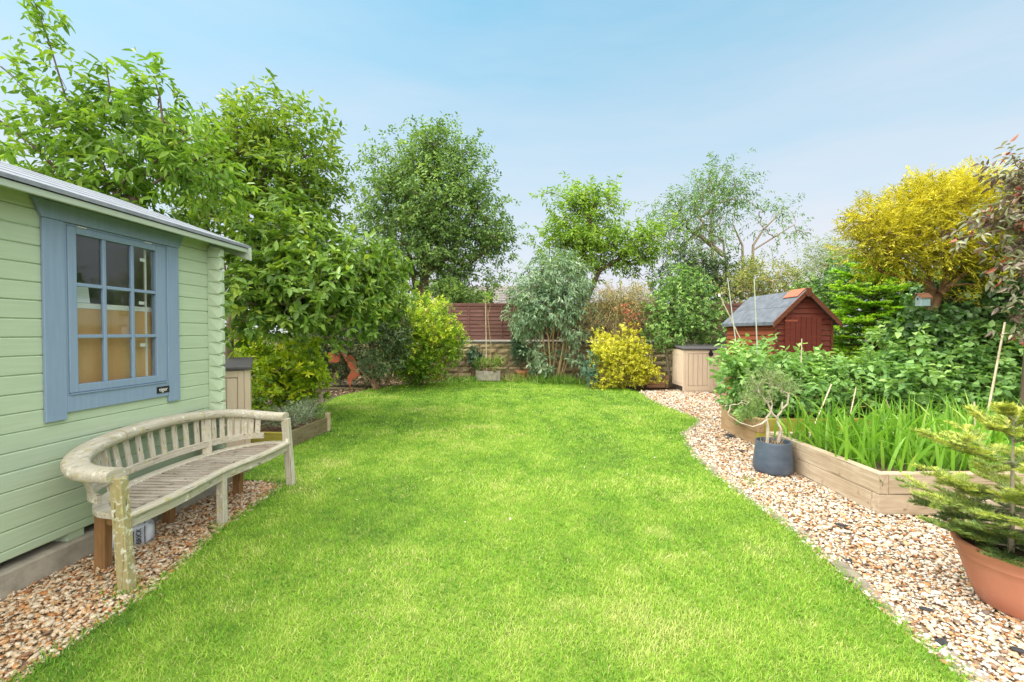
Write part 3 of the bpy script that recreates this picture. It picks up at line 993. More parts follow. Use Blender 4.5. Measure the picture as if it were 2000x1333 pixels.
# ------------------------------------------------------------------ curved bench
TEAK = [(0.31, 0.27, 0.22), (0.47, 0.43, 0.36), (0.62, 0.58, 0.51), (0.42, 0.385, 0.30)]
def teak(name, axis, lich=0.57, lich2=(0.74, 0.74, 0.66)):
    return mat_wood(name, TEAK, axis, 12, 0.85, (0.40, 0.36, 0.16), lich, lich + 0.08, lich2, 0.5, 22)
M_TEAK_Z = teak('weathered_teak_upright', 2, 0.57)
M_TEAK_X = mat_wood('weathered_teak_slat', [(0.22, 0.18, 0.14), (0.38, 0.335, 0.28), (0.56, 0.51, 0.44), (0.25, 0.21, 0.16)], 0, 12, 0.85, (0.10, 0.085, 0.06), 0.55, 0.68)
M_TEAK_Y = teak('weathered_teak_rail', 1, 0.56)
M_TEAK_LICH = mat_wood('lichened_teak_leg', [(0.24, 0.2, 0.1), (0.34, 0.28, 0.15), (0.42, 0.36, 0.2), (0.3, 0.27, 0.12)], 2, 12, 0.85, (0.62, 0.62, 0.52), 0.53, 0.62, (0.38, 0.38, 0.15), 0.6, 26)
M_TEAK_DARK = mat_wood('brown_teak_leg', [(0.16, 0.08, 0.035), (0.26, 0.14, 0.06), (0.34, 0.2, 0.1), (0.2, 0.11, 0.05)], 2, 12, 0.8)
def bench():
    BC = Vector((-2.365, 3.625, 0))
    root = thing('curved_bench', 'weathered grey teak banana shaped bench with lichen in front of the cabin', 'bench', BC, R(-2.1))
    H = 0.945                                              # half length (local y); local +x is the open front
    def back(phi, dx=0.0, z=0.0, hs=1.0):
        c, s = math.cos(phi), math.sin(phi)
        return Vector((-0.07 * hs - 0.535 * abs(s) ** 0.52 * hs - dx * 0, -H * c * hs, z))
    # top rail
    n = 44
    prof = [(0.070 * math.copysign(abs(math.cos(a)) ** 0.65, math.cos(a)), 0.041 * math.copysign(abs(math.sin(a)) ** 0.65, math.sin(a))) for a in [2 * math.pi * k / 16 for k in range(16)]]
    def railz(phi): return 0.715 + 0.125 * math.sin(phi) ** 1.2
    path = [Vector((-0.055, -H + 0.0, railz(0)))] + [back(math.pi * i / n, 0, railz(math.pi * i / n)) for i in range(0, n + 1)] + [Vector((-0.055, H, railz(math.pi)))]
    path = [p for i, p in enumerate(path) if i == 0 or (p - path[i - 1]).length > 0.012]
    MB().sweep(path, prof).build('top_rail', M_TEAK_Y, root, smooth=True, bevel=0.004)
    for ph in (0.36, 0.64):
        jt = MB()
        p = back(math.pi * ph, 0, railz(math.pi * ph)); q = back(math.pi * ph + 0.01, 0, railz(math.pi * ph + 0.01))
        jt.sweep([p, p + (q - p).normalized() * 0.003], [(a * 1.012, b * 1.02) for a, b in prof])
        jt.build('rail_joint', M_TEAK_DARK, root)
    # lower back rail
    prof2 = [(-0.014, -0.03), (0.014, -0.03), (0.014, 0.03), (-0.014, 0.03)]
    lo = [back(math.pi * (0.045 + 0.91 * i / n), 0, 0.535 + 0.02 * math.sin(math.pi * i / n), 0.93) for i in range(n + 1)]
    MB().sweep(lo, prof2).build('lower_rail', M_TEAK_Y, root, bevel=0.003)
    # posts between back and seat
    posts = (0.30, 0.665)
    for ph in posts:
        a = back(math.pi * ph, 0, 0.40, 0.92); b = back(math.pi * ph, 0, railz(math.pi * ph) - 0.02, 0.985)
        MB().bar(a, b, 0.082, 0.038, up=(b - Vector((0, b.y * 0.3, b.z))).normalized()).build('back_post', M_TEAK_Z, root, bevel=0.003)
    # vertical back slats
    sl = MB()
    spans = ((0.055, posts[0], 10), (posts[0], posts[1], 8), (posts[1], 0.955, 7))
    for s0, s1, cnt in spans:
        for i in range(cnt):
            ph = math.pi * (s0 + (s1 - s0) * (i + 0.9) / (cnt + 0.8))
            a = back(ph, 0, 0.545, 0.93); b = back(ph, 0, railz(ph) - 0.012, 0.985)
            t = back(ph + 0.02) - back(ph - 0.02)
            sl.bar(a, b, 0.049, 0.014, up=Vector((-t.y, t.x, 0)).normalized())
    o = sl.build('back_slats', M_TEAK_Z, root, bevel=0.002)
    # seat: slats run front to back
    def front(y): return 0.03 - 0.055 * math.exp(-(y / 0.36) ** 2) - 0.03 * (abs(y) / H) ** 4
    def rear(y):
        u = min(abs(y) / (H * 0.97), 0.999)
        return -0.535 * (1 - u ** 2.6) ** (1 / 2.2)
    st = MB(); y = -H + 0.09
    while y < H - 0.08:
        x0, x1 = rear(y) + 0.03, front(y) - 0.045
        if x1 - x0 > 0.05:
            st.bx(x0, x1, y, y + 0.043, 0.428, 0.458)
        y += 0.0615
    st.build('seat_slats', M_TEAK_X, root, bevel=0.003)
    ys = [-H * 0.97 + 2 * H * 0.97 * i / 40 for i in range(41)]
    MB().sweep([(front(v) - 0.022, v, 0.448) for v in ys], [(-0.03, -0.016), (0.024, -0.016), (0.03, 0.0), (0.024, 0.018), (-0.03, 0.018)]).build('seat_front_rail', M_TEAK_Y, root, bevel=0.004)
    MB().sweep([(front(v) - 0.034, v, 0.398) for v in ys], [(-0.014, -0.032), (0.014, -0.032), (0.014, 0.031), (-0.014, 0.031)]).build('seat_apron', M_TEAK_Y, root, bevel=0.003)
    rp = [Vector((-0.02, -H * 0.96, 0.448))] + [Vector((rear(v), v, 0.448)) for v in ys[1:-1]] + [Vector((-0.02, H * 0.96, 0.448))]
    MB().sweep(rp, [(-0.04, -0.017), (0.04, -0.017), (0.046, 0), (0.04, 0.019), (-0.04, 0.019)]).build('seat_rear_rail', M_TEAK_Y, root, bevel=0.004)
    MB().sweep([p * 1.0 + Vector((0.03 if abs(p.y) < H * 0.9 else 0, -p.y * 0.03, -0.055)) for p in rp], [(-0.012, -0.03), (0.012, -0.03), (0.012, 0.034), (-0.012, 0.034)]).build('rear_apron', M_TEAK_DARK, root, bevel=0.002)
    # legs
    for s in (-1, 1):
        a = Vector((0.0, s * (H - 0.005), -0.02)); b = Vector((-0.05, s * (H - 0.01), 0.70))
        l = MB().bar(a, b, 0.062, 0.075, up=(1, 0, 0)).build('leg', M_TEAK_LICH if s < 0 else M_TEAK_Z, root, bevel=0.005)
        if s < 0: l['label'] = 'near front leg crusted with pale lichen'
    MB().bar((front(0) - 0.045, 0.0, -0.02), (front(0) - 0.045, 0.0, 0.431), 0.055, 0.062, up=(1, 0, 0)).build('leg', M_TEAK_Z, root, bevel=0.004)
    for x, y in ((-0.40, -0.70), (-0.535, 0.0), (-0.40, 0.68)):
        MB().bar((x, y, -0.02), (x + 0.01, y, 0.43), 0.06, 0.075, up=(1, 0, 0)).build('leg', M_TEAK_DARK, root, bevel=0.004)
bench()

# white sack under the bench
def sack():
    M_SACK = mat_plain('sack_plastic', (0.42, 0.46, 0.54), (0.58, 0.62, 0.70), 8, 0.35, 0.5, 25, spec=0.5)
    p = gp(243, 1070)
    root = thing('plastic_sack', 'crumpled white plastic sack with dark lettering under the bench', 'sack', (p.x + 0.0, p.y + 0.05, 0), R(38))
    rng = np.random.default_rng(4)
    nu, nv = 28, 14
    vs = []
    for i in range(nv + 1):
        ph = math.pi * i / nv
        for j in range(nu):
            th = 2 * math.pi * j / nu
            c = lambda a: math.copysign(abs(a) ** 0.55, a)
            x = 0.145 * c(math.cos(ph)); y = 0.075 * math.sin(ph) ** 0.5 * c(math.cos(th)); z = 0.085 * math.sin(ph) ** 0.5 * c(math.sin(th))
            wv = 1 + 0.07 * math.sin(9 * x * 10 + 3 * th) + 0.05 * math.sin(5 * th + 30 * x)
            vs.append((x, y * wv, 0.075 + z * wv))
    fs = [(i * nu + j, i * nu + (j + 1) % nu, (i + 1) * nu + (j + 1) % nu, (i + 1) * nu + j) for i in range(nv) for j in range(nu)]
    b = MB(); b.add(vs, fs)
    body = b.build('sack_body', M_SACK, root, smooth=True)
    seam = MB()
    for x in (0.022, 0.088):
        seam.tube([(x, -0.088 * math.cos(a), 0.075 + 0.094 * math.sin(a)) for a in np.linspace(-1.2, 1.8, 12)], 0.003, 5)
    seam.build('crease', M_BLACK, body)
    text_mesh('lettering', 'BRICK', 0.042, M_BLACK, body, Matrix.Translation((0.055, -0.086, 0.078)) @ Euler((R(90), R(-90), 0), 'XYZ').to_matrix().to_4x4(), 0.003)
sack()

# ------------------------------------------------------------------ storage boxes
M_BEIGE = mat_paint('beige_resin', (0.66, 0.54, 0.415), (0.61, 0.495, 0.38), 0.6, 2, 0.2)
M_LIDG = mat_plain('grey_resin', (0.055, 0.052, 0.055), (0.105, 0.10, 0.105), 12, 0.6, 0.4, 60)
M_RESDK = mat_plain('brown_resin', (0.035, 0.027, 0.022), (0.065, 0.05, 0.042), 12, 0.7, 0.3, 60)
def storage_box(label, loc, rz, W=1.46, D=0.84, H=1.2):
    root = thing('storage_box', label, 'storage box', loc, rz, 'beige resin garden storage boxes')
    b = MB()
    b.bx(0.0, W, 0.035, D, 0.14, H - 0.06)
    for x0, x1 in ((0.0, 0.06), (W - 0.06, W)):                       # corner posts
        b.bx(x0 - 0.004, x1 + 0.004, 0.0, 0.034, 0.0, H - 0.06)
    b.bx(0.065, W - 0.065, 0.003, 0.034, 0.0, 0.03)
    body = b.build('body', M_BEIGE, root, bevel=0.006)
    MB().bx(0.012, W - 0.012, 0.05, D - 0.01, 0.0, 0.138).build('base', M_RESDK, root)
    for s in (0, 1):                                                   # side panels with raised planks
        sp = MB()
        x0 = -0.008 if s == 0 else W
        for k in range(6):
            y0 = 0.10 + k * 0.112
            sp.bx(x0, x0 + 0.008, y0, y0 + 0.106, 0.22, H - 0.22)
        sp.bx(x0 + 0.001, x0 + 0.007, 0.07, D - 0.06, H - 0.212, H - 0.20)
        sp.build('side_panel', M_BEIGE, root, bevel=0.003)
    for s in (0, 1):
        d = MB()
        a0 = 0.066 if s == 0 else W / 2 + 0.003
        a1 = W / 2 - 0.003 if s == 0 else W - 0.066
        z0, z1 = 0.034, H - 0.075
        d.bx(a0, a1, 0.024, 0.033, z0, z1)
        m = 0.10
        np_ = 4
        ww = (a1 - a0 - 2 * m * 0.75) / np_
        for k in range(np_):
            d.bx(a0 + m * 0.75 + k * ww + 0.006, a0 + m * 0.75 + (k + 1) * ww - 0.006, 0.004, 0.0235, z0 + 0.14, z1 - 0.10)
        d.bx(a0, a0 + m * 0.7, 0.0, 0.0238, z0, z1); d.bx(a1 - m * 0.7, a1, 0.0, 0.0238, z0, z1)
        d.bx(a0 + m * 0.7, a1 - m * 0.7, 0.0005, 0.0237, z1 - 0.085, z1); d.bx(a0 + m * 0.7, a1 - m * 0.7, 0.0005, 0.0237, z0, z0 + 0.125)
        d.build('door', M_BEIGE, root, bevel=0.002)
    ld = MB()
    ld.prism([(-0.03, -0.045, H - 0.06), (-0.03, D + 0.03, H + 0.03), (-0.03, D + 0.03, H + 0.065), (-0.03, -0.045, H - 0.02)], (W + 0.06, 0, 0))
    lid = ld.build('lid', M_LIDG, root, bevel=0.008, seg=2)
    la = MB()
    la.bx(W / 2 - 0.028, W / 2 + 0.028, -0.02, -0.001, H - 0.125, H - 0.07)
    la.tube([(W / 2, -0.032, H - 0.17), (W / 2, -0.002, H - 0.17)], 0.062, 18)
    la.tube([(W / 2, -0.042, H - 0.17), (W / 2, -0.0325, H - 0.17)], 0.034, 14)
    la.build('latch', M_BLACK, root, bevel=0.003)
    return root
p = gp(1334, 766)
storage_box('beige resin storage box with grey lid on gravel beside the red shed', (p.x, p.y, 0), R(-1))
storage_box('beige resin storage box with grey lid tucked behind the green cabin', (-4.83, 5.17, 0), R(30), H=1.165)

# ------------------------------------------------------------------ red shed
def clad_mat(name, a, b, c):
    return mat_wood(name, [a, b, c, tuple(x * 0.85 for x in b)], 0, 8, 0.65, bumps=0.4, crack=False)
M_RED_SHADED = clad_mat('red_stain_shaded', (0.13, 0.034, 0.024), (0.19, 0.048, 0.034), (0.25, 0.07, 0.048))  # gable copy of the stain, its shade put into the colour
M_RED_LIT = clad_mat('red_stain_lit', (0.15, 0.042, 0.022), (0.22, 0.063, 0.032), (0.28, 0.09, 0.046))  # side copy, lighter and more orange: light from the left put into the colour
M_RED_T = mat_wood('brown_stain_trim', [(0.10, 0.035, 0.022), (0.17, 0.062, 0.036), (0.25, 0.1, 0.06), (0.14, 0.05, 0.03)], 0, 8, 0.7, crack=False)
M_FELT_D = mat_plain('dark_roof_felt', (0.085, 0.10, 0.125), (0.155, 0.175, 0.205), 7, 0.85, 0.5, 160)
SHED = Matrix.Translation((5.43, 9.0, 0)) @ Matrix.Rotation(R(3.0), 4, 'Z')
def shed():
    root = thing('garden_shed', 'small red brown wooden shed with grey felt pitched roof and plank door', 'shed', (5.43, 9.0, 0), R(3.0))
    W, L, ZE, ZA = 1.235, 1.80, 1.86, 2.44
    # front gable cladding boards
    def clad(mb, x0, x1, y, zlo, ztop_fn):
        pass
    fr = MB()
    z = 0.10
    hb = 0.112
    def halfw(zz):
        if zz <= ZE: return W / 2
        return max(W / 2 * (1 - (zz - ZE) / (ZA - ZE)), 0.0)
    while z < ZA - 0.02:
        z1 = min(z + hb - 0.003, ZA)
        a0, a1 = halfw(z), halfw(z1)
        c = W / 2
        def slab(u0, u1, v0, v1, z0, z1):
            fr.add([(u0, -0.013, z0), (u1, -0.013, z0), (v1, 0.008, z1), (v0, 0.008, z1), (u0, 0.03, z0), (u1, 0.03, z0), (v1, 0.03, z1), (v0, 0.03, z1)],
                   [(0, 1, 2, 3), (5, 4, 7, 6), (4, 0, 3, 7), (1, 5, 6, 2), (3, 2, 6, 7), (4, 5, 1, 0)])
        slab(c - a0, c + a0, c - a1, c + a1, z, z1)
        z += hb
    fr.build('front_wall', M_RED_SHADED, root)
    for s in (0, 1):
        sw = MB(); z = 0.10
        while z < ZE - 0.02:
            z1 = min(z + hb - 0.003, ZE)
            if s == 0:
                sw.add([(-0.016, 0.031, z), (-0.016, L, z), (0.006, L, z1), (0.006, 0.031, z1), (0.03, 0.031, z), (0.03, L, z), (0.03, L, z1), (0.03, 0.031, z1)],
                       [(1, 0, 3, 2), (4, 5, 6, 7), (0, 4, 7, 3), (5, 1, 2, 6), (3, 7, 6, 2), (0, 1, 5, 4)])
            else:
                sw.add([(W + 0.016, 0.031, z), (W + 0.016, L, z), (W - 0.006, L, z1), (W - 0.006, 0.031, z1), (W - 0.03, 0.031, z), (W - 0.03, L, z), (W - 0.03, L, z1), (W - 0.03, 0.031, z1)],
                       [(0, 1, 2, 3), (5, 4, 7, 6), (4, 0, 3, 7), (1, 5, 6, 2), (7, 3, 2, 6), (1, 0, 4, 5)])
            z += hb
        sw.build('side_wall', M_RED_LIT, root)
    bk = MB().prism([(0.031, L + 0.001, 0.1), (W - 0.031, L + 0.001, 0.1), (W - 0.031, L + 0.001, ZE), (W / 2, L + 0.001, ZA - 0.03), (0.031, L + 0.001, ZE)], (0, 0.02, 0))
    bk.build('back_wall', M_RED_LIT, root)
    for xa, xb in ((-0.012, 0.03), (W - 0.03, W + 0.012)):
        MB().bx(xa, xb, -0.024, -0.014, 0.08, ZE - 0.005).build('corner_trim', M_RED_T, root)
    MB().bx(0.0, W, 0.02, L, 0.0, 0.098).build('bearer', M_RED_T, root)
    # door with vertical boards
    dr = MB()
    x0, x1, z0, z1 = 0.20, 0.99, 0.12, 1.93
    nb = 7
    for k in range(nb):
        a = x0 + (x1 - x0) * k / nb
        dr.bx(a + 0.004, a + (x1 - x0) / nb - 0.004, -0.036, -0.0145, z0, z1)
    dr.bx(x0 + 0.003, x1 - 0.003, -0.0225, -0.0145, z0 + 0.004, z1 - 0.004)
    door = dr.build('door', clad_mat('red_stain_door', (0.125, 0.03, 0.022), (0.18, 0.042, 0.03), (0.235, 0.06, 0.042)), root, bevel=0.003)
    MB().bx(x0 - 0.01, x0 + 0.26, -0.042, -0.0365, z1 - 0.10, z1 - 0.062).build('hinge', clad_mat('red_hinge', (0.28, 0.07, 0.04), (0.36, 0.1, 0.06), (0.42, 0.14, 0.09)), door, bevel=0.002)
    MB().bx(x0 - 0.01, x0 + 0.26, -0.042, -0.0365, z0 + 0.2, z0 + 0.24).build('hinge', M_RED_SHADED, door, bevel=0.002)
    # roof
    oh = 0.09
    sl = (ZA - ZE) / (W / 2)
    rf = MB()
    ya, yb = -0.11, L + 0.08
    for s in (-1, 1):
        xe = W / 2 + s * (W / 2 + oh)
        ze = ZE - oh * sl
        a = [(xe, ze + 0.02), (W / 2, ZA + 0.025), (W / 2, ZA + 0.055), (xe, ze + 0.05)]
        rf.prism([(x, ya, z) for x, z in a], (0, yb - ya, 0))
    roof = rf.build('roof', M_FELT_D, root)
    la = MB()
    for s in (-1, 1):                                                    # felt lap half way down and turned-over eaves
        xm = W / 2 + s * W * 0.30
        zm = ZE + (W / 2 - W * 0.30) * sl + 0.055
        la.bar((xm, ya, zm), (xm, yb, zm), 0.02, 0.006, up=(s * 0.7, 0, 0.7))
        xe = W / 2 + s * (W / 2 + oh + 0.004)
        la.bx(min(xe, xe + s * 0.004), max(xe, xe + s * 0.004), ya, yb, ZE - oh * sl - 0.02, ZE - oh * sl + 0.05)
    la.build('felt_lap', M_FELT_D, roof)
    bg = MB()
    for s in (-1, 1):
        xe = W / 2 + s * (W / 2 + oh + 0.02)
        ze = ZE - (oh + 0.02) * sl
        bg.prism([(xe, ya - 0.022, ze + 0.065), (W / 2, ya - 0.022, ZA + 0.07), (W / 2, ya - 0.022, ZA - 0.05), (xe, ya - 0.022, ze - 0.055)], (0, 0.021, 0))
    bg.build('barge_board', M_RED_T, root, bevel=0.003)
    MB().prism([(W / 2 - 0.06, ya - 0.042, ZA + 0.075), (W / 2 + 0.06, ya - 0.042, ZA + 0.075), (W / 2 + 0.06, ya - 0.042, ZA - 0.06), (W / 2 + 0.03, ya - 0.042, ZA - 0.10), (W / 2 - 0.03, ya - 0.042, ZA - 0.10), (W / 2 - 0.06, ya - 0.042, ZA - 0.06)], (0, 0.019, 0)).build('finial', M_RED_T, root, bevel=0.003)
    # loose red tile lying over the ridge
    tl = MB()
    tl.prism([(-0.165, 0, -0.16), (0.0, 0, 0.0), (0.0, 0, 0.022), (-0.18, 0, -0.15)], (0, 0.44, 0))
    o = tl.build('ridge_tile', clad_mat('red_clay', (0.33, 0.10, 0.06), (0.45, 0.15, 0.09), (0.55, 0.21, 0.13)), None, bevel=0.003)
    o.matrix_world = SHED @ Matrix.Translation((W / 2 - 0.006, -0.05, ZA + 0.062))
    tag(o, 'red clay tile laid over the front end of the shed ridge', 'roof tile')
shed()

# ------------------------------------------------------------------ fence, wall, house behind
M_FENCE = mat_wood('fence_stain', [(0.125, 0.06, 0.05), (0.19, 0.096, 0.084), (0.25, 0.135, 0.118), (0.16, 0.08, 0.07)], 0, 5, 0.8, crack=False, bumps=0.4)
FY = 15.2
def fence():
    root = thing('panel_fence', 'red brown larch lap panel fence standing on the stone wall', 'fence', (0, FY, 0))
    z0, z1 = 1.36, 2.60
    x = -2.13 - 2.4 * 2
    for k in range(7):
        b = MB()
        nb = 9
        h = (z1 - z0 - 0.06) / nb
        for i in range(nb):
            zz = z0 + 0.03 + i * h
            b.add([(x + 0.02, -0.034, zz), (x + 2.34, -0.034, zz), (x + 2.34, -0.004, zz + h + 0.012), (x + 0.02, -0.004, zz + h + 0.012), (x + 0.02, 0.004, zz), (x + 2.34, 0.004, zz), (x + 2.34, 0.012, zz + h + 0.012), (x + 0.02, 0.012, zz + h + 0.012)],
                  [(0, 1, 2, 3), (5, 4, 7, 6), (4, 0, 3, 7), (1, 5, 6, 2), (3, 2, 6, 7), (4, 5, 1, 0)])
        pn = b.build('fence_panel', M_FENCE, root)
        f = MB()
        for i in range(5):
            xx = x + 0.03 + i * 0.57
            f.bx(xx, xx + 0.04, -0.062, -0.0345, z0 + 0.062, z1 - 0.062)
        f.bx(x + 0.01, x + 2.35, -0.065, -0.0348, z0, z0 + 0.06); f.bx(x + 0.01, x + 2.35, -0.065, -0.0348, z1 - 0.06, z1)
        f.build('batten', M_FENCE, pn, bevel=0.003)
        MB().bx(x, x + 2.36, -0.075, 0.03, z1 + 0.001, z1 + 0.028).build('capping', M_FENCE, pn, bevel=0.003)
        x += 2.4
    x = -2.17 - 2.4 * 2
    for k in range(8):
        MB().bx(x + 0.004, x + 0.036 + 0.024, -0.07, 0.05, z0 - 0.03, z1 + (0.06 if k == 6 else 0.0)).build('post', M_FENCE, root, bevel=0.004)
        x += 2.4
fence()
def stone_wall():
    rng = np.random.default_rng(9)
    root = thing('stone_wall', 'low buff stone block wall carrying the red brown fence', 'wall', (0, FY, 0))
    b = MB()
    z = -0.05
    row = 0
    hs = [0.26, 0.22, 0.20, 0.23, 0.20, 0.17]
    for h in hs:
        x = -7.0 + rng.uniform(-0.3, 0)
        while x < 10.2:
            wd = rng.uniform(0.34, 0.72)
            fy = -0.12 + rng.uniform(-0.018, 0.012)
            # rough rock face: inset rim and uneven middle
            x0, x1, z0, z1 = x + 0.007, x + wd - 0.007, z + 0.006, z + h - 0.006
            vs = [(x0, fy, z0), (x1, fy, z0), (x1, fy, z1), (x0, fy, z1), (x0, 0.1, z0), (x1, 0.1, z0), (x1, 0.1, z1), (x0, 0.1, z1)]
            nx, nz = 5, 3
            gi = {}
            for i in range(nx + 1):
                for j in range(nz + 1):
                    e = (i in (0, nx)) or (j in (0, nz))
                    gi[(i, j)] = len(vs)
                    vs.append((x0 + (x1 - x0) * i / nx, fy - (0 if e else rng.uniform(0.012, 0.045)), z0 + (z1 - z0) * j / nz))
            fs = [(5, 4, 7, 6), (4, 0, 3, 7), (1, 5, 6, 2), (3, 2, 6, 7), (4, 5, 1, 0)]
            fs += [(gi[(i, j)], gi[(i + 1, j)], gi[(i + 1, j + 1)], gi[(i, j + 1)]) for i in range(nx) for j in range(nz)]
            b.add(vs, fs)
            x += wd
        z += h
    m, t, p = new_mat('buff_stone')
    col = ramp(t, [(0.25, (0.16, 0.12, 0.07)), (0.5, (0.32, 0.25, 0.14)), (0.75, (0.44, 0.36, 0.22))], noise(t, 2.2, 6, 0.65))
    col = mixc(t, maprange(t, noise(t, 5, 5, 0.7), 0.52, 0.68), col, (0.12, 0.12, 0.05))
    t.links.new(col, p.inputs['Base Color']); p.inputs['Roughness'].default_value = 0.95
    bump(t, p, noise(t, 22, 5, 0.7), 0.6, 0.02)
    b.build('stone_blocks', m, root)
    MB().bx(-7, 10.2, -0.085, 0.09, -0.05, 1.215).build('mortar_core', mat_plain('mortar', (0.12, 0.1, 0.07), (0.2, 0.17, 0.12), 9, 0.95, 0.4), root)
    MB().bx(-7, 10.2, -0.15, 0.12, 1.232, 1.30).build('coping', mat_plain('coping_stone', (0.05, 0.045, 0.035), (0.14, 0.125, 0.095), 5, 0.95, 0.5), root, bevel=0.01)
stone_wall()
def house():
    root = thing('bungalow', 'grey tiled bungalow roof rising beyond the fence', 'house', (-2.2, 30, 0))
    MB().bx(-4.5, 4.5, 0, 6, 0, 3.4).build('wall', mat_plain('render', (0.4, 0.38, 0.34), (0.5, 0.47, 0.42), 3, 0.9, 0.2), root)
    m, t, p = new_mat('concrete_tiles')
    br = t.nodes.new('ShaderNodeTexBrick')
    c = t.nodes.new('ShaderNodeTexCoord')
    t.links.new(c.outputs['UV'], br.inputs['Vector'])
    t.links.new(ramp(t, [(0.3, (0.13, 0.12, 0.11)), (0.7, (0.24, 0.22, 0.20))], noise(t, 3, 5, 0.7)), p.inputs['Base Color'])
    p.inputs['Roughness'].default_value = 0.9
    rows = MB()
    nr = 12
    for i in range(nr):
        y0, y1 = -0.4 + 3.5 * i / nr, -0.4 + 3.5 * (i + 1) / nr
        z0, z1 = 3.4 + 1.75 * i / nr, 3.4 + 1.75 * (i + 1) / nr
        xx = -4.8 + 0.15 * (i % 2)
        while xx < 4.8:
            rows.prism([(xx + 0.012, y0, z0 + 0.045), (xx + 0.012, y1, z1 + 0.01), (xx + 0.012, y1, z1 - 0.05), (xx + 0.012, y0, z0 - 0.02)], (0.32, 0, 0))
            xx += 0.34
    rows.prism([(-4.8, 3.12, 5.15), (-4.8, 6.4, 3.4), (-4.8, 6.4, 3.3), (-4.8, 3.12, 5.02)], (9.6, 0, 0))
    roof = rows.build('roof', m, root)
    MB().bx(-4.8, 4.8, -0.42, -0.39, 3.22, 3.37).build('gutter', M_WHITE, root)
    w = MB().bx(-1.0, 0.6, -0.03, -0.002, 1.2, 2.5).build('window', M_WHITE, root)
    MB().bx(-0.93, 0.53, -0.04, -0.031, 1.27, 2.43).build('pane', M_GLASS, w)
house()

# ------------------------------------------------------------------ raised beds
SLEEPER = [(0.25, 0.185, 0.12), (0.46, 0.37, 0.27), (0.64, 0.56, 0.45), (0.36, 0.28, 0.19)]
M_SLP_X = mat_wood('sleeper_x', SLEEPER, 0, 7, 0.85, (0.2, 0.13, 0.07), 0.60, 0.74, bumps=0.8, lscale=7)
M_SLP_Y = mat_wood('sleeper_y', SLEEPER, 1, 7, 0.85, (0.22, 0.15, 0.08), 0.60, 0.74, bumps=0.8, lscale=7)
M_SLP_MOSS = mat_wood('sleeper_moss', [(0.24, 0.2, 0.03), (0.34, 0.30, 0.05), (0.42, 0.36, 0.1), (0.3, 0.25, 0.06)], 0, 7, 0.9)
M_SLP_BR = mat_wood('sleeper_brown', [(0.22, 0.14, 0.07), (0.38, 0.26, 0.15), (0.5, 0.37, 0.23), (0.3, 0.2, 0.1)], 1, 7, 0.85, bumps=0.6)
def raised_bed(label, x0, x1, y0, y1, courses, th=0.085, mats=(None, None), soil_drop=0.07, front_len=None):
    root = thing('raised_bed', label, 'raised bed', (x0, y0, 0), 0)
    W, L = x1 - x0, y1 - y0
    z = -0.01
    mx, my = mats
    for k, h in enumerate(courses):
        a = th if k % 2 == 0 else 0.0
        z1 = z + h - 0.003
        fl = W if front_len is None or k == 0 and False else W
        o = [MB().bx(0 if k % 2 == 0 else th + 0.001, W, 0, th, z, z1).build('timber', mx, root, bevel=0.006, seg=2),
             MB().bx(0, th - 0.001, th + 0.001 if k % 2 == 0 else 0, L, z, z1).build('timber', my, root, bevel=0.006, seg=2),
             MB().bx(th, W, L - th, L, z, z1).build('timber', mx, root, bevel=0.006, seg=2),
             MB().bx(W - th, W, th + 0.001, L - th - 0.001, z, z1).build('timber', my, root, bevel=0.006, seg=2)]
        z += h
    MB().bx(th, W - th, th, L - th, -0.005, z - soil_drop).build('soil', M_SOIL, root)
    return root
BED = (3.235, 6.2, 3.81, 5.46)
raised_bed('pale sleeper raised bed nearest the path full of strap leaved plants', 3.235, 6.2, 3.81, 5.46, (0.185, 0.185), mats=(M_SLP_X, M_SLP_Y))
raised_bed('brown and mossy sleeper raised bed behind the blue pot full of raspberry plants', 3.47, 6.1, 6.10, 7.2, (0.20, 0.20), mats=(M_SLP_MOSS, M_SLP_BR))
raised_bed('bleached sleeper bed half hidden behind the big terracotta pot', 3.885, 6.2, 2.75, 3.76, (0.19,), mats=(M_SLP_X, M_SLP_Y))

# sleeper edging and post by the far storage box
o = MB().bx(-0.28, 0.28, -0.06, 0.06, 0, 0.2).build('timber_sleeper', mat_wood('sleeper_red', [(0.22, 0.11, 0.06), (0.36, 0.2, 0.12), (0.46, 0.29, 0.19), (0.3, 0.16, 0.09)], 0, 6, 0.9), None, bevel=0.01, seg=2)
q = gp(1281, 757); o.location = (q.x, q.y + 0.05, -0.01)
tag(o, 'short reddish timber sleeper edging the bed beside the yellow shrub', 'sleeper')
b = MB()
b.tube([(0, 0, 0), (0.004, 0, 0.36), (0.004, 0, 0.372)], [0.075, 0.07, 0.062], 12)
o = b.build('log_post', M_BARK_RED, None, smooth=True)
q = gp(1303, 757); o.location = (q.x, q.y + 0.02, -0.01)
tag(o, 'short round log post beside the beige storage box', 'post')

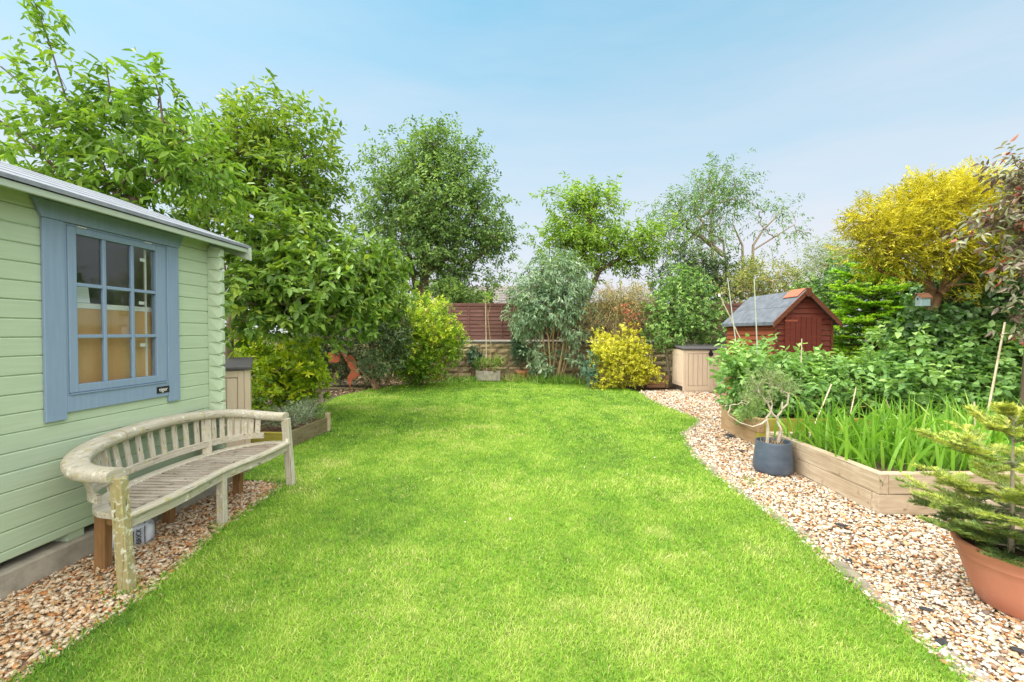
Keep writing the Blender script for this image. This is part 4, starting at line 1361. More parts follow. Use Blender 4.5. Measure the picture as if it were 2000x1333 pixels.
# ------------------------------------------------------------------ pots
def mat_terracotta(name, a, b):
    m, t, p = new_mat(name)
    col = ramp(t, [(0.3, a), (0.7, b)], noise(t, 3, 5, 0.6))
    col = mixc(t, maprange(t, noise(t, 11, 5, 0.7), 0.58, 0.75), col, tuple(x * 0.5 + 0.25 for x in b))
    t.links.new(col, p.inputs['Base Color'])
    p.inputs['Roughness'].default_value = 0.6
    bump(t, p, noise(t, 40, 4), 0.12, 0.004)
    return m
M_TERRA = mat_terracotta('terracotta', (0.50, 0.19, 0.12), (0.58, 0.25, 0.165))
M_TERRA2 = mat_terracotta('old_terracotta', (0.36, 0.13, 0.06), (0.48, 0.2, 0.1))
def pot(name, label, loc, prof, mat, soil_r, soil_z, cat='plant pot', tilt=(0, 0)):
    root = thing(name, label, cat, loc)
    MB().lathe(prof, 56).build('pot_body', mat, root, smooth=True)
    MB().lathe([(0.001, soil_z - 0.03), (soil_r, soil_z - 0.03), (soil_r, soil_z - 0.004), (soil_r * 0.5, soil_z + 0.008), (0.001, soil_z + 0.01)], 24).build('soil', M_SOIL, root)
    root.rotation_euler = (tilt[0], tilt[1], 0)
    return root
BIGPOT = Vector((2.985, 2.5, 0))
pot('terracotta_pot', 'large terracotta bowl pot holding the little fir tree', BIGPOT,
    [(r * 0.93, z * 0.94) for r, z in [(0.20, 0.0), (0.215, 0.012), (0.262, 0.13), (0.298, 0.245), (0.308, 0.285), (0.314, 0.29), (0.317, 0.32), (0.322, 0.325), (0.333, 0.352), (0.338, 0.368), (0.332, 0.381), (0.318, 0.384), (0.305, 0.374), (0.297, 0.345), (0.27, 0.22), (0.02, 0.2)]],
    M_TERRA, 0.270, 0.315)
M_BLUEPOT = None
def mat_glaze():
    m, t, p = new_mat('blue_glaze')
    v = noise(t, 3, 5, 0.65, (1, 1, 2.2))
    col = ramp(t, [(0.3, (0.045, 0.065, 0.10)), (0.55, (0.075, 0.10, 0.145)), (0.75, (0.13, 0.155, 0.19))], v)
    t.links.new(col, p.inputs['Base Color'])
    p.inputs['Roughness'].default_value = 0.38
    bump(t, p, noise(t, 14, 4, 0.6, (1, 1, 5)), 0.15, 0.006)
    return m
BLUEPOT = Vector((3.015, 5.0, 0))
pot('glazed_pot', 'dark blue glazed pot holding a gnarled bare stemmed lavender', BLUEPOT,
    [(0.165, 0.0), (0.195, 0.012), (0.207, 0.05), (0.205, 0.12), (0.192, 0.24), (0.183, 0.325), (0.184, 0.345), (0.180, 0.356), (0.171, 0.357), (0.166, 0.345), (0.168, 0.25), (0.02, 0.22)],
    mat_glaze(), 0.166, 0.322)
q = gp(880, 727)
TPOT1 = Vector((q.x, FY - 0.55, 0.06))
pot('terracotta_pot', 'small tilted terracotta pan against the stone wall under the yellow green bush', TPOT1,
    [(0.14, 0.0), (0.16, 0.03), (0.2, 0.14), (0.22, 0.145), (0.235, 0.2), (0.215, 0.205), (0.2, 0.15), (0.02, 0.12)], M_TERRA2, 0.19, 0.17, tilt=(R(8), R(-14)))
TPOT2 = Vector((at(1021, 720, FY - 0.55).x, FY - 0.6, 0.0))
pot('terracotta_pot', 'terracotta flowerpot holding the small dark conifer by the wall', TPOT2,
    [(0.13, 0.0), (0.15, 0.02), (0.20, 0.26), (0.235, 0.265), (0.24, 0.34), (0.215, 0.345), (0.2, 0.27), (0.02, 0.24)], M_TERRA2, 0.195, 0.31)
TR = Vector((at(954, 735, FY - 0.75).x, FY - 0.85, 0.0))
tr = thing('stone_trough', 'pale grey stone trough planter with weeds and a caned sapling', 'trough', TR)
b = MB()
b.bx(-0.40, 0.40, -0.17, -0.12, 0.03, 0.34); b.bx(-0.40, 0.40, 0.12, 0.17, 0.03, 0.34)
b.bx(-0.40, -0.34, -0.119, 0.119, 0.03, 0.34); b.bx(0.34, 0.40, -0.119, 0.119, 0.03, 0.34); b.bx(-0.34, 0.34, -0.119, 0.119, 0.03, 0.1)
b.build('trough_body', M_CONC, tr, bevel=0.012, seg=2)
MB().bx(-0.339, 0.339, -0.118, 0.118, 0.101, 0.30).build('soil', M_SOIL, tr)

# timber planter with lavender beside the bench
PL = Vector((-3.03, 6.5, 0))
pr = thing('timber_planter', 'mossy old timber planter box of lavender beside the bench', 'planter', PL, R(-4))
M_OLDW = mat_wood('old_planter_wood', [(0.09, 0.07, 0.04), (0.19, 0.155, 0.09), (0.34, 0.30, 0.21), (0.13, 0.11, 0.05)], 1, 8, 0.9, (0.2, 0.22, 0.08), 0.55, 0.65)
MB().bx(-0.05, 0.0, -0.54, 0.54, 0.0, 0.23).build('side_board', M_OLDW, pr, bevel=0.006)
MB().bx(-0.72, -0.67, -0.54, 0.54, 0.0, 0.23).build('side_board', M_OLDW, pr, bevel=0.006)
MB().bx(-0.669, -0.051, -0.54, -0.49, 0.0, 0.225).build('end_board', M_SLP_MOSS, pr, bevel=0.006)
MB().bx(-0.669, -0.051, 0.49, 0.54, 0.0, 0.225).build('end_board', M_OLDW, pr, bevel=0.006)
MB().bx(-0.04, 0.02, 0.52, 0.60, 0.0, 0.30).build('corner_post', M_SLP_Y, pr, bevel=0.006)
MB().bx(-0.668, -0.052, -0.488, 0.488, 0.0, 0.17).build('soil', mat_plain('red_soil', (0.08, 0.04, 0.025), (0.17, 0.09, 0.06), 12, 0.95, 0.6), pr)

# ------------------------------------------------------------------ rusty silhouette sculpture and board beneath it
def sculpture():
    Yd = 12.6
    def pt(zx, zy): return at(600 + zx / 8.33, 640 + zy / 8.33, Yd)
    M_RUST = mat_plain('rusted_steel', (0.36, 0.095, 0.04), (0.50, 0.15, 0.075), 6, 0.75, 0.4, 50)
    base = pt(700, 960)
    root = thing('steel_silhouette', 'rust orange cut steel kneeling figure under the dark shrubs', 'sculpture', (base.x, Yd, 0))
    def plate(name, pts, dy=0.0):
        w = [pt(*q) - Vector((base.x, Yd, 0)) for q in pts]
        o = MB().prism([(v.x, dy - 0.006, v.z) for v in w], (0, 0.012, 0)).build(name, M_RUST, root)
        return o
    plate('torso', [(655, 455), (690, 440), (760, 490), (815, 580), (825, 640), (850, 785), (780, 820), (720, 870), (708, 965), (690, 945), (660, 880), (655, 810), (690, 745), (720, 725), (700, 670), (665, 620), (655, 570), (690, 535)])
    plate('arm', [(655, 548), (635, 556), (540, 395), (600, 330), (650, 450), (690, 440), (690, 520), (660, 540)][0:0] or [(655, 548), (636, 556), (520, 375), (590, 325), (596, 345), (545, 385), (575, 425), (690, 515)], 0.014)
    plate('arm', [(585, 375), (605, 372), (662, 470), (655, 500), (640, 480)], 0.0)
    plate('arm', [(480, 470), (520, 405), (540, 425), (500, 480)], 0.0)
    plate('hand_piece', [(340, 400), (420, 415), (480, 455), (500, 470), (545, 440), (530, 470), (522, 555), (470, 572), (400, 570), (348, 555)], 0.014)
    MB().tube([(0.0, 0, 0.0), (0.0, 0, 0.08)], 0.012, 6).build('stake', M_RUST, root)
sculpture()
o = MB().bx(-0.75, 0.75, -0.07, 0.07, 0.0, 0.05).build('weathered_board', M_OLDW, None, bevel=0.006)
q = gp(690, 757); o.location = (q.x - 0.3, q.y - 0.1, -0.045); o.rotation_euler = (0, 0, R(-14))
tag(o, 'old grey timber board lying in the bed below the rusty sculpture', 'board')

# ------------------------------------------------------------------ birdhouse
def birdhouse():
    c = at(1803, 588, 6.45)
    root = thing('birdhouse', 'small pale blue nest box with brown slatted roof hung on the ivy', 'birdhouse', (c.x, c.y, c.z - 0.08), R(-10))
    root.scale = (0.74, 0.74, 0.74)
    MB().bx(-0.075, 0.075, -0.08, 0.08, -0.0, 0.17).build('box', mat_paint('pale_blue', (0.30, 0.44, 0.47), (0.25, 0.38, 0.40), 0.6, 0), root, bevel=0.002)
    f = MB()
    for i in range(7):
        z = 0.004 + i * 0.024
        f.add([(-0.093, -0.076, z), (-0.093, 0.076, z), (-0.085, 0.076, z + 0.024), (-0.085, -0.076, z + 0.024), (-0.076, -0.076, z), (-0.076, 0.076, z), (-0.076, 0.076, z + 0.024), (-0.076, -0.076, z + 0.024)],
              [(0, 3, 2, 1), (4, 5, 6, 7), (0, 1, 5, 4), (3, 7, 6, 2), (0, 4, 7, 3), (1, 2, 6, 5)])
    f.prism([(-0.09, -0.078, 0.172), (-0.09, 0.078, 0.172), (-0.09, 0, 0.245)], (0.16, 0, 0))
    f.build('front', mat_paint('pale_blue_front', (0.45, 0.56, 0.62), (0.4, 0.5, 0.57), 0.6, 1), root)
    MB().tube([(-0.099, 0, 0.15), (-0.094, 0, 0.15)], 0.018, 14).build('entrance_hole', M_BLACK, root)
    M_BR = mat_wood('nestbox_roof', [(0.18, 0.08, 0.05), (0.3, 0.15, 0.09), (0.4, 0.22, 0.14), (0.25, 0.12, 0.07)], 0, 14, 0.8)
    for s in (-1, 1):
        r = MB()
        for k in range(3):
            u0, u1 = k / 3, (k + 1.12) / 3
            r.prism([(-0.125, s * (0.105 * u0), 0.262 - 0.098 * u0 + 0.004), (-0.125, s * (0.105 * u1), 0.262 - 0.098 * u1 + 0.012), (-0.125, s * (0.105 * u1), 0.262 - 0.098 * u1), (-0.125, s * (0.105 * u0), 0.262 - 0.098 * u0 - 0.006)], (0.22, 0, 0))
        r.build('roof_slope', M_BR, root)
    MB().bx(0.0755, 0.095, -0.03, 0.03, -0.05, 0.2).build('back_batten', M_BR, root)
    # fixing rail back to the trunk
birdhouse()

# ------------------------------------------------------------------ canes
M_CANE = mat_plain('bamboo', (0.42, 0.34, 0.22), (0.62, 0.55, 0.42), 14, 0.6, 0.3, 60)
M_CANEG = mat_plain('green_cane', (0.30, 0.38, 0.30), (0.46, 0.50, 0.42), 10, 0.6, 0.2, 60)
def cane(label, p0, Y0, p1, Y1, r=0.008, mat=None, cap=False, base_to=None):
    a, b = at(p0[0], p0[1], Y0), at(p1[0], p1[1], Y1)
    if base_to is not None:
        d = b - a
        a = a - d * ((a.z - base_to) / d.z)
    n = 7
    root = thing('cane', label, 'cane', a, 0, 'garden canes')
    pts = [(b - a) * (i / n) for i in range(n + 1)]
    mb = MB().tube(pts, [r * (1 - 0.25 * i / n) for i in range(n + 1)], 7)
    for i in range(1, n):
        d = (b - a).normalized() * 0.006
        mb.tube([pts[i] - d, pts[i], pts[i] + d], [r * 0.8, r * 1.25, r * 0.8], 7)
    mb.build('stick', mat or M_CANE, root, smooth=True)
    if cap:
        MB().lathe([(0.001, -0.03), (0.016, -0.03), (0.018, 0.0), (0.012, 0.014), (0.001, 0.016)], 10, b - a).build('cane_cap', M_WHITE, root, smooth=True)
cane('leaning cane with white cap crossing two upright canes before the shed', (1452, 675), 7.0, (1405, 576), 7.0, 0.011, cap=True, base_to=0.32)
cane('tall slim cane whose tip reaches the trees left of the shed roof', (1440, 690), 6.8, (1421, 543), 6.9, 0.009, M_CANEG, base_to=0.32)
cane('tallest straight cane standing in front of the shed side wall', (1479, 680), 6.6, (1473, 545), 6.6, 0.010, M_CANEG, base_to=0.32)
cane('short cane in front of the shed door', (1565, 705), 6.5, (1566, 662), 6.5, 0.009, base_to=0.32)
cane('stout cane leaning across the corner of the near raised bed', (1583, 850), 5.3, (1624, 751), 5.5, 0.010, base_to=0.28)
cane('short cane among strap leaves just right of the leaning stout cane', (1663, 800), 5.3, (1672, 757), 5.35, 0.008, base_to=0.28)
cane('thin cane tilted left above the middle of the strap leaves', (1757, 850), 4.9, (1731, 782), 4.9, 0.006, base_to=0.28)
cane('short thick cane behind the fir tip at the right of the near bed', (1906, 880), 4.4, (1903, 785), 4.4, 0.009, base_to=0.28)
cane('long thick pale cane leaning right against the raspberry leaves', (1925, 830), 4.9, (1963, 630), 5.1, 0.013, base_to=0.28)

# ------------------------------------------------------------------ planting
def B(px, py, Y, rx, ry, rz, wt=1.0): return px_blob(px, py, Y, rx, ry, rz, wt)
def path_tr(pts, Y, r0, r1):
    """a limb from surveyed picture points at depth Y (a number or one per point)"""
    n = len(pts)
    return [(np.array(at(p[0], p[1], Y[i] if hasattr(Y, '__len__') else Y)), r0 + (r1 - r0) * i / (n - 1)) for i, p in enumerate(pts)]
def ground_tr(tr):
    """start a limb from the soil below its first point"""
    p, r = tr[0]
    return [(np.array((p[0], p[1], -0.05)), r * 1.25)] + tr
def along(paths, Y, per_m, rng, out=0.10):
    P, Dd = [], []
    for pts in paths:
        q = [np.array(at(p[0], p[1], Y)) for p in pts]
        for a, b in zip(q, q[1:]):
            m = max(2, int(np.linalg.norm(b - a) * per_m))
            for k in range(m):
                u = rng.random()
                P.append(a + (b - a) * u + rng.normal(size=3) * 0.02)
                Dd.append(nrm(((b - a) / np.linalg.norm(b - a) + rng.normal(size=3) * 0.5)[None])[0])
    return np.array(P), np.array(Dd)

# leaf colours: real leaf reflectances, dark old leaves to pale new ones
L_CHERRY = mat_leaf('cherry_leaf', [(0.05, 0.11, 0.02), (0.11, 0.22, 0.03), (0.19, 0.33, 0.04), (0.30, 0.42, 0.06)], 0.40, gain=1.2)
L_UPPER = mat_leaf('plum_leaf', [(0.06, 0.115, 0.02), (0.125, 0.225, 0.03), (0.20, 0.31, 0.04), (0.32, 0.39, 0.05)], 0.36, gain=1.2)
L_MAGN = mat_leaf('magnolia_leaf', [(0.05, 0.105, 0.022), (0.10, 0.195, 0.032), (0.175, 0.29, 0.045), (0.31, 0.41, 0.065)], 0.32, 0.42, 0.42, gain=1.32, warm=(1.2, 1.15, 0.5))
L_CHOIS = mat_leaf('choisya_leaf', [(0.07, 0.15, 0.012), (0.20, 0.33, 0.015), (0.36, 0.48, 0.02), (0.52, 0.58, 0.03)], 0.3, 0.4, 0.5)
L_DARK = mat_leaf('dark_leaf', [(0.03, 0.055, 0.025), (0.06, 0.10, 0.045), (0.10, 0.155, 0.07), (0.17, 0.24, 0.1)], 0.2)
L_GRIS = mat_leaf('yellow_green_leaf', [(0.055, 0.13, 0.012), (0.15, 0.28, 0.015), (0.32, 0.44, 0.025), (0.62, 0.56, 0.06)], 0.3, 0.4, 0.5)
L_PEAR = mat_leaf('pear_leaf', [(0.06, 0.115, 0.035), (0.11, 0.195, 0.055), (0.17, 0.28, 0.075), (0.26, 0.37, 0.09)], 0.3)
L_APPLE = mat_leaf('hazel_leaf', [(0.07, 0.14, 0.02), (0.14, 0.25, 0.03), (0.22, 0.35, 0.045), (0.32, 0.43, 0.06)], 0.36)
L_ASH = mat_leaf('ash_leaf', [(0.05, 0.105, 0.035), (0.10, 0.19, 0.05), (0.16, 0.28, 0.07), (0.23, 0.35, 0.09)], 0.34)
L_BUDD = mat_leaf('buddleja_leaf', [(0.07, 0.13, 0.07), (0.14, 0.23, 0.13), (0.23, 0.33, 0.20), (0.36, 0.44, 0.31)], 0.24)
L_YELL = mat_leaf('golden_leaf', [(0.14, 0.20, 0.02), (0.42, 0.40, 0.025), (0.62, 0.55, 0.04), (0.72, 0.66, 0.10)], 0.25, 0.4, 0.4, (1.1, 1.05, 0.6))
L_VIB = mat_leaf('laurustinus_leaf', [(0.04, 0.10, 0.025), (0.09, 0.185, 0.042), (0.165, 0.29, 0.07), (0.26, 0.40, 0.11)], 0.26, 0.4, 0.5, gain=1.42)
L_COT = mat_leaf('bronze_leaf', [(0.10, 0.11, 0.035), (0.21, 0.22, 0.08), (0.34, 0.31, 0.14), (0.42, 0.26, 0.13)], 0.2)
L_RED = mat_leaf('red_flower', [(0.30, 0.07, 0.04), (0.40, 0.13, 0.08), (0.46, 0.22, 0.12)], 0.25)
L_FIR = mat_leaf('fir_needle', [(0.035, 0.10, 0.02), (0.11, 0.25, 0.02), (0.27, 0.46, 0.035), (0.46, 0.60, 0.07)], 0.34, gain=1.45)
L_IVY = mat_leaf('ivy_leaf', [(0.025, 0.06, 0.02), (0.05, 0.115, 0.03), (0.09, 0.18, 0.05), (0.17, 0.28, 0.09)], 0.16, 0.35, 0.55)
L_GOLD = mat_leaf('golden_cypress_spray', [(0.13, 0.15, 0.02), (0.34, 0.325, 0.03), (0.54, 0.485, 0.045), (0.66, 0.61, 0.08)], 0.3, 0.6, 0.2, (1.1, 1.05, 0.6))
L_RASP = mat_leaf('raspberry_leaf', [(0.06, 0.135, 0.04), (0.125, 0.245, 0.07), (0.21, 0.35, 0.11), (0.33, 0.47, 0.16)], 0.36, 0.5, 0.35, gain=1.42)
L_PURP = mat_leaf('purple_leaf', [(0.08, 0.045, 0.045), (0.15, 0.105, 0.085), (0.19, 0.21, 0.12), (0.31, 0.34, 0.23), (0.42, 0.06, 0.05)], 0.25, 0.4, 0.5)
L_STRAP = mat_leaf('strap_leaf', [(0.07, 0.17, 0.02), (0.12, 0.265, 0.025), (0.185, 0.36, 0.035), (0.34, 0.46, 0.10)], 0.4, 0.42, 0.45)
L_LAV = mat_leaf('lavender_leaf', [(0.10, 0.14, 0.09), (0.18, 0.23, 0.15), (0.27, 0.33, 0.22), (0.36, 0.42, 0.28)], 0.2)
L_LAVP = mat_leaf('pot_lavender_leaf', [(0.11, 0.16, 0.06), (0.20, 0.26, 0.11), (0.30, 0.36, 0.17)], 0.2)
L_LAVG = mat_leaf('green_lavender_leaf', [(0.10, 0.17, 0.06), (0.19, 0.29, 0.09), (0.28, 0.39, 0.13)], 0.2)
L_YFIR = mat_leaf('young_fir_needle', [(0.06, 0.115, 0.05), (0.12, 0.20, 0.065), (0.32, 0.38, 0.07), (0.52, 0.53, 0.12)], 0.22)
L_BLUE = mat_leaf('blue_green_leaf', [(0.05, 0.13, 0.09), (0.09, 0.20, 0.14), (0.15, 0.28, 0.20)], 0.2)
L_CONI = mat_leaf('dwarf_conifer_spray', [(0.03, 0.075, 0.04), (0.06, 0.125, 0.07), (0.11, 0.19, 0.11)], 0.12)
L_WILL = mat_leaf('willow_leaf', [(0.14, 0.19, 0.09), (0.22, 0.28, 0.13), (0.3, 0.36, 0.18)], 0.36)
L_HAW = mat_leaf('hawthorn_leaf', [(0.08, 0.12, 0.03), (0.16, 0.20, 0.05), (0.27, 0.30, 0.08), (0.36, 0.36, 0.12)], 0.3)
L_WEED = mat_leaf('weed_leaf', [(0.05, 0.12, 0.02), (0.10, 0.22, 0.03), (0.2, 0.33, 0.05), (0.4, 0.38, 0.16)], 0.3)
M_TWIG = mat_plain('twig_brown', (0.14, 0.09, 0.05), (0.26, 0.17, 0.10), 9, 0.9, 0.3, 40)
M_TWIGY = mat_plain('buddleja_stem', (0.30, 0.22, 0.10), (0.46, 0.36, 0.2), 9, 0.9, 0.3, 40)
M_TWIGR = mat_plain('cotoneaster_twig', (0.30, 0.22, 0.12), (0.48, 0.39, 0.25), 9, 0.9, 0.2, 40)

def gbase(px, Y): return Vector((at(px, 650, Y).x, Y, -0.02))

# left: cherry reaching over the cabin
rng = np.random.default_rng(31)
SHOOTS = [[(232, 400), (200, 320), (165, 255), (128, 190), (110, 130), (92, 70), (62, -8)], [(165, 262), (110, 225), (60, 180), (0, 130)], [(110, 330), (60, 280), (0, 236), (-60, 200)],
          [(275, 350), (300, 320), (322, 292), (372, 270)], [(322, 292), (318, 240), (312, 190), (300, 150)], [(225, 385), (245, 350), (255, 330)], [(300, 360), (345, 330), (410, 300)],
          [(200, 230), (215, 180), (208, 130)]]
eP, eD = along(SHOOTS[:1], 5.9, 8, rng)
eP2, eD2 = along(SHOOTS[1:], 6.0, 7, rng)
eP, eD = np.concatenate([eP, eP2]), np.concatenate([eD, eD2])
tb = np.array((-5.45, 6.3, 0))
tr = [[(tb, 0.11), (tb + (0.05, 0, 1.2), 0.09), (np.array(at(262, 385, 6.1)), 0.055)]] + [path_tr(s, 5.95, 0.020 if i == 0 else 0.015, 0.005) for i, s in enumerate(SHOOTS)]
tr += [[(np.array(at(262, 385, 6.1)), 0.045), (np.array(at(150, 390, 6.1)), 0.03), (np.array(at(40, 330, 6.1)), 0.02)]]
plant('cherry_tree', 'fresh green cherry tree with long wispy shoots leaning over the cabin roof', 'tree', tb,
      [B(50, 320, 6.1, 90, 75, .7, .6), B(190, 320, 6.2, 110, 85, .8), B(330, 320, 6.3, 100, 90, .8), B(300, 230, 6.3, 110, 60, .6, .9), B(215, 225, 6.2, 60, 55, .5, .8), B(400, 350, 6.4, 50, 70, .6), B(120, 385, 6.2, 130, 45, .7), B(-80, 300, 6.1, 90, 90, .8, .6)],
      L_CHERRY, M_BARK, 41, T=225, trunks=tr, names=('trunk', 'crown'), extra=(eP, eD), r_tip=0.0035, wob=0.05,
      sub=3, k=7, L=0.135, W=0.047, lvar=0.4, clump=0.11, twig=0.26, droop=0.45, up=0.1, shape='broad', curl=0.2, tclump=0.16, tvar=0.14, bias=0.55, shell=0.6)

# taller tree behind it
plant('plum_tree', 'tall bushy tree with small leaves behind the cherry and magnolia', 'tree', gbase(470, 9.2),
      [B(520, 240, 9.2, 50, 48, .8), B(480, 300, 9.2, 90, 70, 1.0), B(580, 290, 9.2, 70, 80, .9), B(610, 350, 9.2, 50, 70, .8), B(540, 390, 9.2, 100, 70, 1.0), B(430, 330, 9.2, 70, 70, .9), B(420, 420, 9.2, 70, 60, .8), B(590, 430, 9.2, 55, 50, .8, .7), B(400, 260, 9.2, 40, 45, .6, .6)],
      L_UPPER, M_BARK, 42, T=380, names=('trunk', 'crown'), trunks=[ground_tr(path_tr([(470, 640), (478, 560), (500, 470), (515, 380), (520, 300)], 9.2, 0.11, 0.03)), path_tr([(478, 560), (560, 450), (590, 380)], 9.2, 0.05, 0.02)],
      r_tip=0.0045, sub=5, k=6, L=0.145, W=0.06, lvar=0.4, clump=0.15, twig=0.24, droop=0.25, up=0.35, tclump=0.16, tvar=0.16, hgrad=0.3, bias=0.52, shell=0.5)

# magnolia in front
plant('magnolia', 'large leaved green magnolia drooping over the bed beside the cabin', 'tree', gbase(446, 7.5),
      [B(490, 500, 7.6, 70, 55, .7), B(580, 500, 7.9, 90, 50, .9), B(660, 525, 8.3, 75, 55, .9), B(720, 560, 8.8, 60, 75, .8), B(600, 560, 7.5, 110, 60, .9), B(520, 580, 7.1, 85, 50, .6), B(560, 612, 7.2, 80, 32, .5), B(640, 610, 7.8, 65, 42, .6), B(690, 625, 8.2, 40, 28, .4, .7), B(470, 615, 6.9, 40, 40, .4, .8), B(770, 580, 9.2, 30, 50, .5, .6), B(520, 440, 8, 70, 40, .7, .8), B(610, 455, 8.6, 50, 20, .7, .6), B(750, 540, 9.2, 36, 34, .6, .8)],
      L_MAGN, M_BARK_PALE, 43, T=520, names=('trunk', 'crown'), trunks=[ground_tr(path_tr([(446, 740), (447, 660), (455, 600), (470, 560)], 7.5, 0.085, 0.055)), path_tr([(470, 560), (560, 540), (640, 530), (710, 560)], [7.5, 7.7, 8.0, 8.5], 0.05, 0.02), path_tr([(455, 600), (520, 585), (580, 600)], [7.5, 7.2, 7.0], 0.03, 0.015)],
      r_tip=0.004, sub=4, k=7, L=0.135, W=0.06, lvar=0.45, clump=0.16, twig=0.18, mode='whorl', droop=0.2, up=0.3, spread=1.0, shape='broad', curl=0.15, tclump=0.16, tvar=0.13, bias=0.5, shell=0.42, zmin=0.5)

plant('choisya', 'lime green rounded shrub growing between the cabin and the lawn', 'shrub', gbase(555, 8.6),
      [B(540, 715, 8.9, 80, 55, .75), B(595, 740, 9.0, 42, 42, .6), B(480, 700, 8.2, 40, 45, .5, .8), B(560, 690, 8.2, 75, 34, .6), B(520, 755, 8.0, 65, 42, .6), B(590, 760, 8.4, 44, 32, .5), B(560, 735, 7.9, 70, 40, .4)],
      L_CHOIS, M_TWIG, 44, T=430, shell=0.3, sub=3, k=7, L=0.10, W=0.042, clump=0.07, twig=0.08, mode='whorl', spread=1.0, up=0.5, shape='broad', tclump=0.2, tvar=0.12, hgrad=0.35, bias=0.52, inner=120)
plant('viburnum', 'dull dark green shrub overhanging the rusty sculpture', 'shrub', gbase(745, 12.3),
      [B(715, 620, 12.0, 55, 55, .8), B(745, 690, 12.0, 45, 40, .7), B(690, 610, 11.8, 55, 45, .7), B(765, 640, 12.2, 40, 60, .7), B(640, 640, 12.9, 60, 60, .5), B(660, 700, 13.4, 60, 50, .4), B(720, 725, 13.3, 60, 26, .4), B(600, 690, 13.0, 50, 50, .4)],
      L_DARK, M_TWIG, 45, T=560, shell=0.35, sub=5, k=6, L=0.10, W=0.036, clump=0.10, twig=0.14, droop=0.25, up=0.2, tclump=0.18, hgrad=-0.3, bias=0.5, inner=150)
plant('privet', 'bushy yellow green shrub with golden tips in front of the pear tree', 'shrub', gbase(825, 13.3),
      [B(830, 635, 13.2, 62, 52, .9), B(800, 690, 13.0, 55, 45, .8), B(862, 670, 13.2, 38, 50, .7), B(780, 650, 13.3, 40, 50, .7), B(880, 660, 13.3, 22, 28, .5, .6), B(820, 715, 13.0, 60, 28, .7)],
      L_GRIS, M_TWIG, 46, T=560, shell=0.3, sub=5, k=6, L=0.085, W=0.04, clump=0.10, twig=0.12, up=0.5, tclump=0.2, tvar=0.14, hgrad=0.55, bias=0.45, inner=150)

# pear beyond the fence
plant('pear_tree', 'tall rounded dense pear tree with thick dark trunk beyond the fence', 'tree', gbase(826, 17.5),
      [B(850, 295, 17.5, 60, 42, 1.3), B(790, 340, 17.5, 70, 55, 1.6), B(900, 350, 17.5, 65, 55, 1.6), B(750, 400, 17.5, 58, 60, 1.4), B(850, 400, 17.5, 95, 75, 2), B(930, 420, 17.5, 60, 60, 1.6), B(770, 480, 17.5, 80, 55, 1.7), B(880, 480, 17.5, 90, 50, 1.7), B(960, 470, 17.5, 42, 45, 1.2), B(740, 520, 17.5, 45, 40, 1.2), B(830, 530, 17.5, 80, 40, 1.4, .7), B(930, 530, 17.5, 55, 28, 1.2, .5), B(960, 570, 17.5, 45, 20, 1, .35), B(845, 272, 17.5, 50, 25, .9, .8), B(900, 300, 17.5, 35, 30, .9, .7)],
      L_PEAR, M_BARK, 47, T=820, names=('trunk', 'crown'), trunks=[ground_tr(path_tr([(826, 620), (828, 560), (832, 510), (838, 440), (845, 350)], 17.5, 0.26, 0.06)), ground_tr(path_tr([(815, 600), (812, 560), (800, 500), (780, 430)], 17.6, 0.16, 0.05)), path_tr([(830, 535), (870, 500), (910, 520), (950, 490)], 17.4, 0.10, 0.04), path_tr([(834, 550), (880, 545), (920, 570), (960, 590)], 17.4, 0.05, 0.015)],
      r_tip=0.008, sub=7, k=6, L=0.15, W=0.075, clump=0.24, twig=0.3, droop=0.35, up=0.25, tclump=0.15, tvar=0.15, hgrad=0.1, bias=0.5, shell=0.48, zmin=1.8)
plant('hazel_tree', 'light yellow green tree with arching limb between pear and ash', 'tree', gbase(1165, 19),
      [B(1115, 425, 19, 42, 48, 1.2), B(1165, 405, 19, 42, 42, 1.2), B(1110, 480, 19, 60, 45, 1.3), B(1170, 480, 19, 65, 42, 1.3), B(1070, 378, 19, 30, 9, .4, .5), B(1245, 480, 19, 42, 30, 1.1), B(1215, 500, 19, 50, 25, 1), B(1290, 460, 19, 35, 30, 1, .7), B(1110, 530, 19, 65, 30, 1.2, .8), B(1140, 375, 19, 28, 22, .8, .6), B(1185, 375, 19, 16, 20, .7, .5), B(1260, 530, 19, 40, 20, .9, .3)],
      L_APPLE, M_BARK, 48, T=310, names=('trunk', 'crown'), trunks=[ground_tr(path_tr([(1130, 620), (1135, 560), (1140, 500), (1150, 430)], 19, 0.17, 0.05)), ground_tr(path_tr([(1140, 600), (1170, 530), (1220, 500), (1270, 465)], 19, 0.13, 0.04))],
      r_tip=0.008, sub=6, k=6, L=0.20, W=0.075, clump=0.22, twig=0.34, droop=0.4, up=0.3, tclump=0.16, tvar=0.15, bias=0.52, shell=0.5, zmin=2.2)
ASH_TR = [ground_tr(path_tr([(1402, 640), (1405, 560), (1392, 500), (1388, 440), (1396, 380)], 20, 0.11, 0.04)), ground_tr(path_tr([(1440, 640), (1452, 540), (1450, 480), (1432, 440)], 20, 0.09, 0.03)),
          ground_tr(path_tr([(1466, 640), (1469, 540), (1471, 480), (1490, 450), (1515, 425)], 20, 0.08, 0.03)), ground_tr(path_tr([(1418, 640), (1418, 520), (1412, 470), (1370, 445)], 20, 0.07, 0.025)),
          path_tr([(1470, 490), (1510, 465), (1550, 440)], 20, 0.04, 0.015), path_tr([(1414, 500), (1390, 480), (1360, 455)], 20, 0.05, 0.02)]
